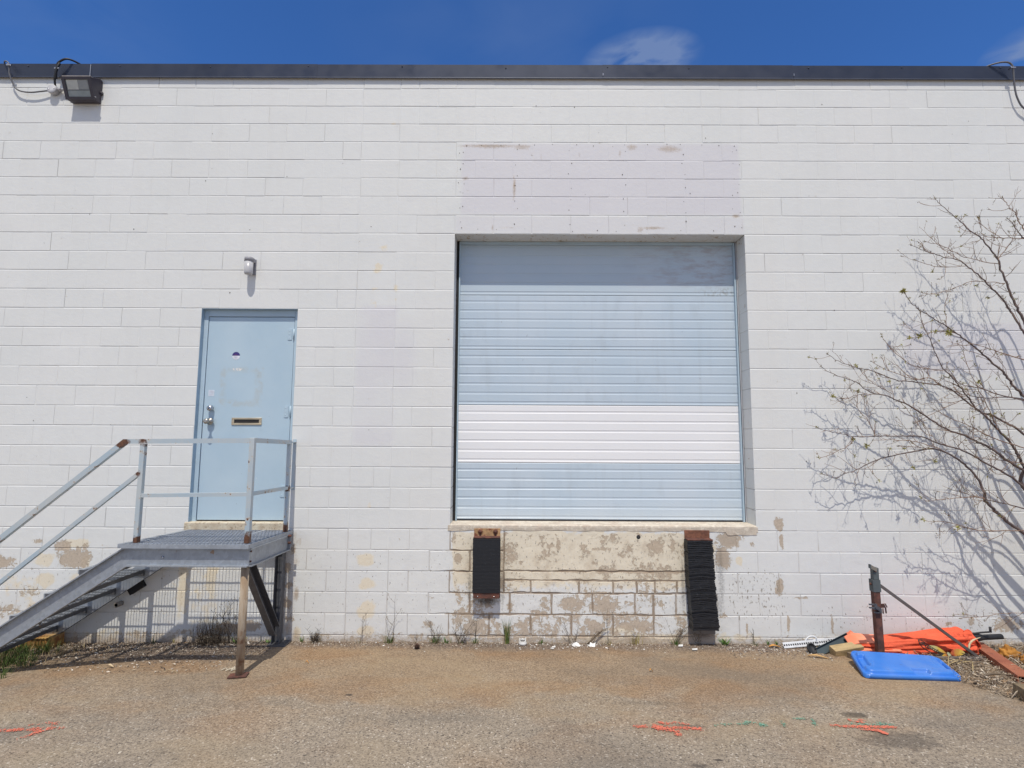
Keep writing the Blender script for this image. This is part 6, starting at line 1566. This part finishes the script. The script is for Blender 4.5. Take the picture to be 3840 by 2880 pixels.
TREE = {
'A': [(5.358,-0.288,4.268),(5.394,-0.293,4.208),(5.512,-0.31,4.074),(5.575,-0.32,3.997),(5.646,-0.331,3.913),(5.726,-0.343,3.835),(5.784,-0.353,3.731),(5.849,-0.365,3.616),(5.868,-0.369,3.504),(5.895,-0.375,3.392),(5.929,-0.382,3.259),(5.964,-0.39,3.138),(6.009,-0.399,3.017)],
'A2': [(5.931,-0.382,4.236),(5.961,-0.388,4.155),(6.019,-0.399,4.071),(6.04,-0.403,3.991),(6.079,-0.411,3.899)],
'A5': [(5.944,-0.394,4.017),(6.002,-0.404,3.935),(6.032,-0.41,3.855),(6.066,-0.416,3.814)],
'A3': [(6.01,-0.423,3.872),(5.904,-0.408,3.722),(5.819,-0.397,3.605)],
'A4': [(5.7,-0.35,4.058),(5.723,-0.355,3.932),(5.736,-0.358,3.858),(5.848,-0.375,3.834),(5.987,-0.397,3.815),(6.071,-0.41,3.808)],
'B': [(5.079,-0.291,3.791),(5.175,-0.303,3.736),(5.271,-0.316,3.692),(5.385,-0.331,3.648),(5.471,-0.343,3.627),(5.552,-0.355,3.562),(5.657,-0.372,3.447),(5.733,-0.385,3.345),(5.816,-0.399,3.232),(5.87,-0.409,3.122),(5.923,-0.42,3.001),(5.968,-0.429,2.893)],
'B2': [(5.348,-0.225,3.891),(5.411,-0.234,3.796),(5.485,-0.244,3.724),(5.559,-0.255,3.664)],
'B3': [(5.248,-0.261,3.837),(5.385,-0.279,3.791),(5.479,-0.292,3.73),(5.581,-0.307,3.663),(5.712,-0.326,3.617),(5.861,-0.349,3.582)],
'B4': [(5.107,-0.298,3.636),(5.212,-0.312,3.587),(5.337,-0.328,3.554),(5.55,-0.357,3.556)],
'B5': [(5.173,-0.272,3.827),(5.246,-0.282,3.732),(5.294,-0.288,3.702)],
'C': [(5.146,-0.301,3.311),(5.233,-0.312,3.292),(5.342,-0.326,3.316),(5.481,-0.345,3.366),(5.589,-0.36,3.406),(5.702,-0.377,3.396),(5.858,-0.401,3.373)],
'C2': [(5.435,-0.252,3.304),(5.407,-0.249,3.193),(5.402,-0.25,3.003)],
'D': [(5.021,-0.239,3.339),(5.057,-0.243,3.271),(5.102,-0.249,3.202),(5.177,-0.259,3.133),(5.279,-0.273,3.053),(5.371,-0.286,2.985),(5.462,-0.299,2.906),(5.533,-0.31,2.838),(5.603,-0.321,2.772),(5.68,-0.334,2.684),(5.756,-0.346,2.597),(5.815,-0.357,2.532),(5.862,-0.365,2.444),(5.909,-0.374,2.369),(5.958,-0.383,2.306)],
'D2': [(5.046,-0.221,2.88),(5.147,-0.233,2.895),(5.278,-0.249,2.937),(5.405,-0.266,2.934),(5.481,-0.277,2.91)],
'D3': [(5.543,-0.32,2.815),(5.68,-0.341,2.769),(5.797,-0.36,2.718),(5.982,-0.391,2.645)],
'E': [(5.144,-0.267,3.132),(5.159,-0.27,3.009),(5.208,-0.277,2.865),(5.255,-0.285,2.711),(5.294,-0.291,2.591),(5.355,-0.3,2.513),(5.414,-0.31,2.426),(5.473,-0.319,2.33),(5.546,-0.331,2.202),(5.622,-0.344,2.118),(5.696,-0.357,2.013),(5.793,-0.374,1.889),(5.838,-0.383,1.797),(5.866,-0.389,1.716),(5.886,-0.394,1.634)],
'F': [(4.85,-0.174,2.866),(4.952,-0.186,2.725),(5.095,-0.204,2.613),(5.192,-0.216,2.587),(5.347,-0.236,2.558)],
'G': [(4.297,-0.148,2.737),(4.378,-0.154,2.675),(4.48,-0.162,2.625),(4.582,-0.171,2.591),(4.683,-0.181,2.568),(4.783,-0.191,2.528),(4.92,-0.207,2.467),(5.058,-0.223,2.455),(5.194,-0.24,2.432),(5.3,-0.254,2.415),(5.411,-0.27,2.36),(5.49,-0.282,2.279),(5.577,-0.296,2.194),(5.629,-0.304,2.151),(5.702,-0.315,2.135),(5.789,-0.33,2.077),(5.875,-0.345,2.025),(5.95,-0.358,1.952)],
'H': [(4.705,-0.189,2.65),(4.812,-0.201,2.577),(4.92,-0.213,2.537),(5.016,-0.224,2.493),(5.114,-0.237,2.475),(5.203,-0.248,2.486),(5.295,-0.26,2.42)],
'H2': [(4.755,-0.262,2.699),(4.778,-0.265,2.601),(4.805,-0.269,2.552)],
'I': [(4.199,-0.199,2.602),(4.254,-0.203,2.557),(4.356,-0.21,2.508),(4.446,-0.218,2.474),(4.526,-0.225,2.441),(4.593,-0.232,2.376),(4.672,-0.24,2.338),(4.77,-0.25,2.316),(4.866,-0.261,2.272),(4.952,-0.272,2.234),(5.053,-0.285,2.16),(5.162,-0.3,2.075),(5.298,-0.319,1.986),(5.424,-0.338,1.939),(5.503,-0.351,1.888),(5.599,-0.366,1.837),(5.692,-0.382,1.76),(5.774,-0.397,1.685),(5.866,-0.413,1.625)],
'I2': [(4.329,-0.146,2.311),(4.443,-0.154,2.289),(4.549,-0.163,2.327),(4.652,-0.173,2.337),(4.813,-0.19,2.321)],
'I3': [(4.519,-0.228,2.354),(4.514,-0.228,2.192),(4.593,-0.237,2.085),(4.654,-0.244,1.935)],
'I4': [(4.597,-0.164,2.58),(4.682,-0.173,2.469),(4.779,-0.183,2.397),(4.876,-0.194,2.337)],
'J': [(4.134,-0.183,2.014),(4.18,-0.185,1.992),(4.272,-0.191,1.971),(4.364,-0.198,1.95),(4.464,-0.206,1.924),(4.575,-0.217,1.924),(4.676,-0.227,1.93),(4.795,-0.24,1.931),(4.942,-0.257,1.931),(5.067,-0.273,1.927),(5.178,-0.288,1.875),(5.289,-0.303,1.839),(5.398,-0.319,1.803),(5.504,-0.336,1.742),(5.59,-0.35,1.681),(5.676,-0.364,1.631),(5.76,-0.379,1.572),(5.867,-0.398,1.473)],
'K': [(4.196,-0.136,1.566),(4.308,-0.144,1.53),(4.403,-0.151,1.569),(4.497,-0.159,1.602),(4.602,-0.169,1.656),(4.715,-0.18,1.711),(4.867,-0.196,1.749),(5.017,-0.214,1.783),(5.136,-0.229,1.81),(5.222,-0.24,1.809),(5.333,-0.256,1.764),(5.431,-0.27,1.687),(5.508,-0.283,1.605),(5.557,-0.291,1.522),(5.585,-0.297,1.42),(5.596,-0.299,1.338),(5.67,-0.312,1.248),(5.76,-0.328,1.15),(5.876,-0.349,1.054)],
'K2': [(4.18,-0.122,1.716),(4.265,-0.127,1.738),(4.372,-0.134,1.793),(4.469,-0.142,1.848),(4.514,-0.146,1.913)],
'L': [(4.626,-0.249,1.893),(4.823,-0.271,1.894),(4.968,-0.288,1.884),(5.08,-0.303,1.854),(5.2,-0.32,1.813)],
'M': [(4.887,-0.207,1.84),(5.014,-0.222,1.831),(5.13,-0.237,1.816)],
'N': [(5.049,-0.225,2.055),(5.161,-0.239,2.119),(5.262,-0.251,2.173),(5.412,-0.271,2.247),(5.53,-0.287,2.3)],
'O': [(5.237,-0.331,2.407),(5.373,-0.35,2.337),(5.482,-0.367,2.31),(5.6,-0.385,2.288),(5.781,-0.414,2.292),(5.904,-0.435,2.26)],
'O2': [(4.896,-0.277,2.245),(4.984,-0.289,2.117),(5.07,-0.301,1.969),(5.143,-0.311,1.927)],
'O3': [(5.365,-0.269,2.592),(5.467,-0.285,2.429),(5.624,-0.309,2.384),(5.759,-0.33,2.33),(5.973,-0.365,2.276)],
'P': [(5.063,-0.316,1.337),(5.204,-0.335,1.356),(5.343,-0.355,1.374),(5.435,-0.369,1.381),(5.515,-0.381,1.368)],
'P2': [(5.274,-0.297,1.444),(5.383,-0.313,1.41),(5.472,-0.327,1.382),(5.605,-0.348,1.344),(5.736,-0.369,1.317),(5.857,-0.39,1.28)],
'P3': [(5.499,-0.342,1.742),(5.625,-0.362,1.723),(5.758,-0.383,1.705),(5.881,-0.404,1.686)],
'Q': [(5.147,-0.245,1.141),(5.25,-0.259,1.139),(5.341,-0.273,1.116),(5.431,-0.286,1.088),(5.566,-0.307,1.067),(5.871,-0.357,1.083)],
'R': [(5.241,-0.35,0.308),(5.393,-0.374,0.327),(5.57,-0.402,0.366),(5.7,-0.424,0.379),(5.735,-0.431,0.386)],
'S': [(5.477,-0.328,2.735),(5.51,-0.335,2.563),(5.585,-0.349,2.349),(5.659,-0.363,2.138),(5.701,-0.371,1.992)],
'S2': [(5.173,-0.323,2.18),(5.308,-0.342,2.095),(5.442,-0.362,2.033),(5.573,-0.383,1.95),(5.702,-0.405,1.889),(5.866,-0.433,1.829)],
}
# ================================================================== THE BARE TREE AT THE RIGHT
def tree():
    t = thing('bare_tree', 'bare tree with thin reddish branches and few opening buds, reaching in from the right', 'tree', (7.1, -.62, -.05))
    bk = MT('bark', (.16, .12, .11), .75); 
    c = bk.mix(bk.rng(bk.noise(9, 4), .3, .7), (.085, .062, .058), (.17, .125, .115)); bk.color(c); bk.bump(bk.noise(90, 3), .2, .002)
    tw = MT('twig_bark', (.22, .14, .11), .7); tw.color(tw.mix(tw.rng(tw.noise(6, 3), .3, .7), (.19, .11, .075), (.29, .195, .14)))
    lf = leafy('young_leaf', (.25, .24, .06), (.40, .36, .13)); bd = leafy('bud', (.16, .17, .10), (.26, .20, .13))
    R = random.Random(21); BIG = MB(); MID = MB(); TW = MB()
    base = Vector((7.12, -.62, -.06)); LV = ([], []); BV = ([], [])
    ALLP = []
    def leaf(p, d, L, w, VF):
        d = d.normalized(); s = d.cross(Vector((R.uniform(-1, 1), R.uniform(-1, 1), R.uniform(-1, 1)))); s = s.normalized()*w if s.length > 1e-3 else Vector((w, 0, 0)); n = d.cross(s).normalized()*L*.12; b = len(VF[0])
        VF[0].extend([p, p+d*L*.45-s+n, p+d*L, p+d*L*.45+s+n]); VF[1].append((b, b+1, b+2, b+3))
    def rv(s=1.0): return Vector((R.gauss(0, s), R.gauss(0, s*.7), R.gauss(0, s)))
    def cluster(p, n, L, VF, d0=None):
        for k in range(n):
            d = (d0 or Vector((0, 0, 0)))+rv(); leaf(p, d, L*R.uniform(.6, 1.15), L*.16, VF)
    def twig(p, d, L, r, depth):
        n = max(3, int(L/.03)); pts = [p]; dd = d.normalized()
        for k in range(n):
            dd = (dd+rv(.14)+Vector((-.015, 0, .045))).normalized(); q = pts[-1]+dd*(L/n)
            q.y = min(q.y, -.030); pts.append(q)
        TW.tube(pts, r, tw.m, 4, r1=max(.0011, r*.5), cap=False)
        for k in range(1, len(pts)):
            if R.random() < .55: leaf(pts[k], (pts[k]-pts[k-1]).normalized()+rv(.7), R.uniform(.006, .012), .0022, BV)
        if depth > 0:
            for k in range(1, len(pts)-1):
                if R.random() < .30: twig(pts[k], (pts[k+1]-pts[k]).normalized()+rv(.62), L*R.uniform(.25, .55), max(.0014, r*.68), depth-1)
        e = pts[-1]; u = R.random()
        if u < .07: cluster(e, 6, .021, LV, dd*.7)
        elif u < .26: cluster(e, 5, .017, BV, dd*.6)
        else: cluster(e, 2, .009, BV, dd)
    r_end = {'A': .0115, 'B': .0095, 'D': .0115, 'E': .012, 'G': .010, 'I': .0115, 'J': .0095, 'K': .014, 'O': .006, 'O3': .006, 'P2': .006, 'Q': .004, 'S2': .005, 'D3': .005, 'A2': .005, 'A4': .004, 'A5': .006, 'P3': .004, 'R': .0025}
    for key, P in TREE.items():
        P = [Vector(p) for p in P]; 
        for p in P: p.y = min(p.y, -.05)
        C = crs(P, 5)
        # small wander so that nothing is a drawn curve
        for k in range(1, len(C)-1): C[k] = C[k]+Vector((R.gauss(0, .0016), R.gauss(0, .004), R.gauss(0, .0016)))
        toroot = key in r_end
        if toroot:
            re_ = r_end[key]
        else: re_ = {'K2': .003, 'M': .003, 'L': .0035, 'N': .003, 'S': .004, 'F': .0035, 'H': .004, 'A3': .004, 'P': .005, 'C': .003, 'B3': .0035}.get(key, .0028)
        n = len(C); ALLP += C
        mb = BIG if re_ >= .009 else MID; mt = bk.m if re_ >= .0055 else tw.m
        mb.tube(C, (lambda f, a=.0021, b=re_: a+(b-a)*f**1.15), mt, 7, cap=False)
        L = sum((C[k+1]-C[k]).length for k in range(n-1)); acc = 0; nxt = .03
        for k in range(n-1):
            seg = C[k+1]-C[k]; acc += seg.length
            while acc > nxt:
                f = k/(n-1); rr = .002+(re_-.002)*f
                d = (-seg).normalized()      # outwards, towards the tip
                side = Vector((R.gauss(0, .6), R.gauss(0, .55), R.gauss(0.15, .75)))
                LL = R.choice((.03, .04, .06, .08, .12, .20)) if f < .45 else R.choice((.03, .05, .08, .12, .18, .28))
                twig(C[k].copy(), d*.75+side, LL, min(.0026, rr*.8), 2 if LL > .1 else (1 if LL > .045 else 0)); nxt += R.uniform(.028, .072)
        tip = C[0]; d = (C[0]-C[1]).normalized(); u = R.random()
        cluster(tip, 6, .020, BV, d*.6)
        if toroot:
            # carry the limb on, out of frame, down to the short trunk
            e = C[-1]; d = (C[-1]-C[-3]).normalized(); H = e.z
            fork = base+Vector((-.10+.05*R.random(), .03*R.gauss(0, 1), min(.9, .18+H*.28)))
            ext = crs([C[-2], e, e+d*.22+Vector((0, -.02, 0)), (e+d*.3)*.45+fork*.55+Vector((0, 0, .05)), fork, base+Vector((0, 0, .1))], 6)
            BIG.tube(ext[6:], (lambda f, a=re_: a+(max(a, .035*(.4+a*40))-a)*f), bk.m, 8, cap=False)
    # leaf clusters seen clearly in the picture
    for p, n, L in [((5.02,-0.24,3.34),26,0.045),((5.29,-0.27,3.53),10,0.03),((5.04,-0.25,2.88),12,0.035),((5.13,-0.26,2.89),24,0.045),((5.27,-0.28,2.93),14,0.035),((5.39,-0.29,2.92),30,0.05),((5.66,-0.33,3.37),10,0.032),((5.74,-0.34,3.25),12,0.032),((5.31,-0.28,3.29),10,0.03),((5.55,-0.3,4.07),10,0.032),((5.62,-0.31,4.08),8,0.03),((5.74,-0.33,4.05),9,0.03),((4.54,-0.2,2.61),14,0.035),((4.83,-0.23,2.45),10,0.032),((4.31,-0.18,2.31),14,0.038),((4.55,-0.2,2.36),14,0.035),((5.6,-0.33,2.44),16,0.038),((4.59,-0.21,1.84),18,0.04),((4.99,-0.25,1.64),14,0.035),((4.48,-0.2,1.74),8,0.03),((4.47,-0.2,1.9),14,0.038),((4.15,-0.17,2.01),8,0.03),((5.17,-0.28,1.7),14,0.035),((5.32,-0.3,1.09),14,0.04),((5.04,-0.26,1.16),12,0.038),((4.92,-0.24,1.81),8,0.028),((4.79,-0.23,1.81),8,0.028),((5.68,-0.34,2.13),10,0.03),((4.15,-0.17,1.72),8,0.028),((5.47,-0.31,2.43),8,0.028),((5.03,-0.26,1.36),8,0.03),((4.68,-0.22,1.51),8,0.03),((5.89,-0.38,2.14),8,0.03)]:
        p = Vector(p); k = min(range(len(ALLP)), key=lambda i: (ALLP[i]-p).length)
        if (ALLP[k]-p).length > .02: TW.tube([ALLP[k], ALLP[k]*.5+p*.5+Vector((0, 0, -.012)), p], .0018, tw.m, 4, cap=False)
        cluster(p, n, L*.9, LV, Vector((-.2, 0, .2)))
    # extra limbs beyond the frame so that the crown is whole
    for k in range(5):
        a = math.radians(R.uniform(5, 75)); h = R.uniform(2.2, 4.6); e = base+Vector((math.sin(a)*h*.5+.15, R.uniform(-.5, .30), h)); f = base+Vector((0, 0, .5))
        e.y = min(e.y, -.15)
        C = crs([e, e*.55+f*.45+Vector((R.uniform(-.1, .1), 0, .15)), f, base+Vector((0, 0, .1))], 10); BIG.tube(C, (lambda q: .003+.027*q), bk.m, 7, cap=False)
        for j in range(0, 16):
            d = (C[max(0, j-1)]-C[j+1]).normalized() if j else (C[0]-C[1]).normalized()
            twig(C[j].copy(), d*.8+Vector((R.gauss(0, .6), R.gauss(0, .5), R.gauss(.1, .6))), R.choice((.1, .2, .3, .4)), .0024, 2)
    m = MB(); m.tube(crs([base+Vector((0, 0, -.05)), base+Vector((-.01, 0, .15)), base+Vector((-.03, .01, .5))], 5), .055, bk.m, 12, r1=.042); m.build('trunk', t)
    BIG.build('main_branches', t); MID.build('small_branches', t); TW.build('twigs', t)
    npmesh('young_leaves', LV[0], LV[1], [lf], t); npmesh('buds', BV[0], BV[1], [bd], t)
tree()
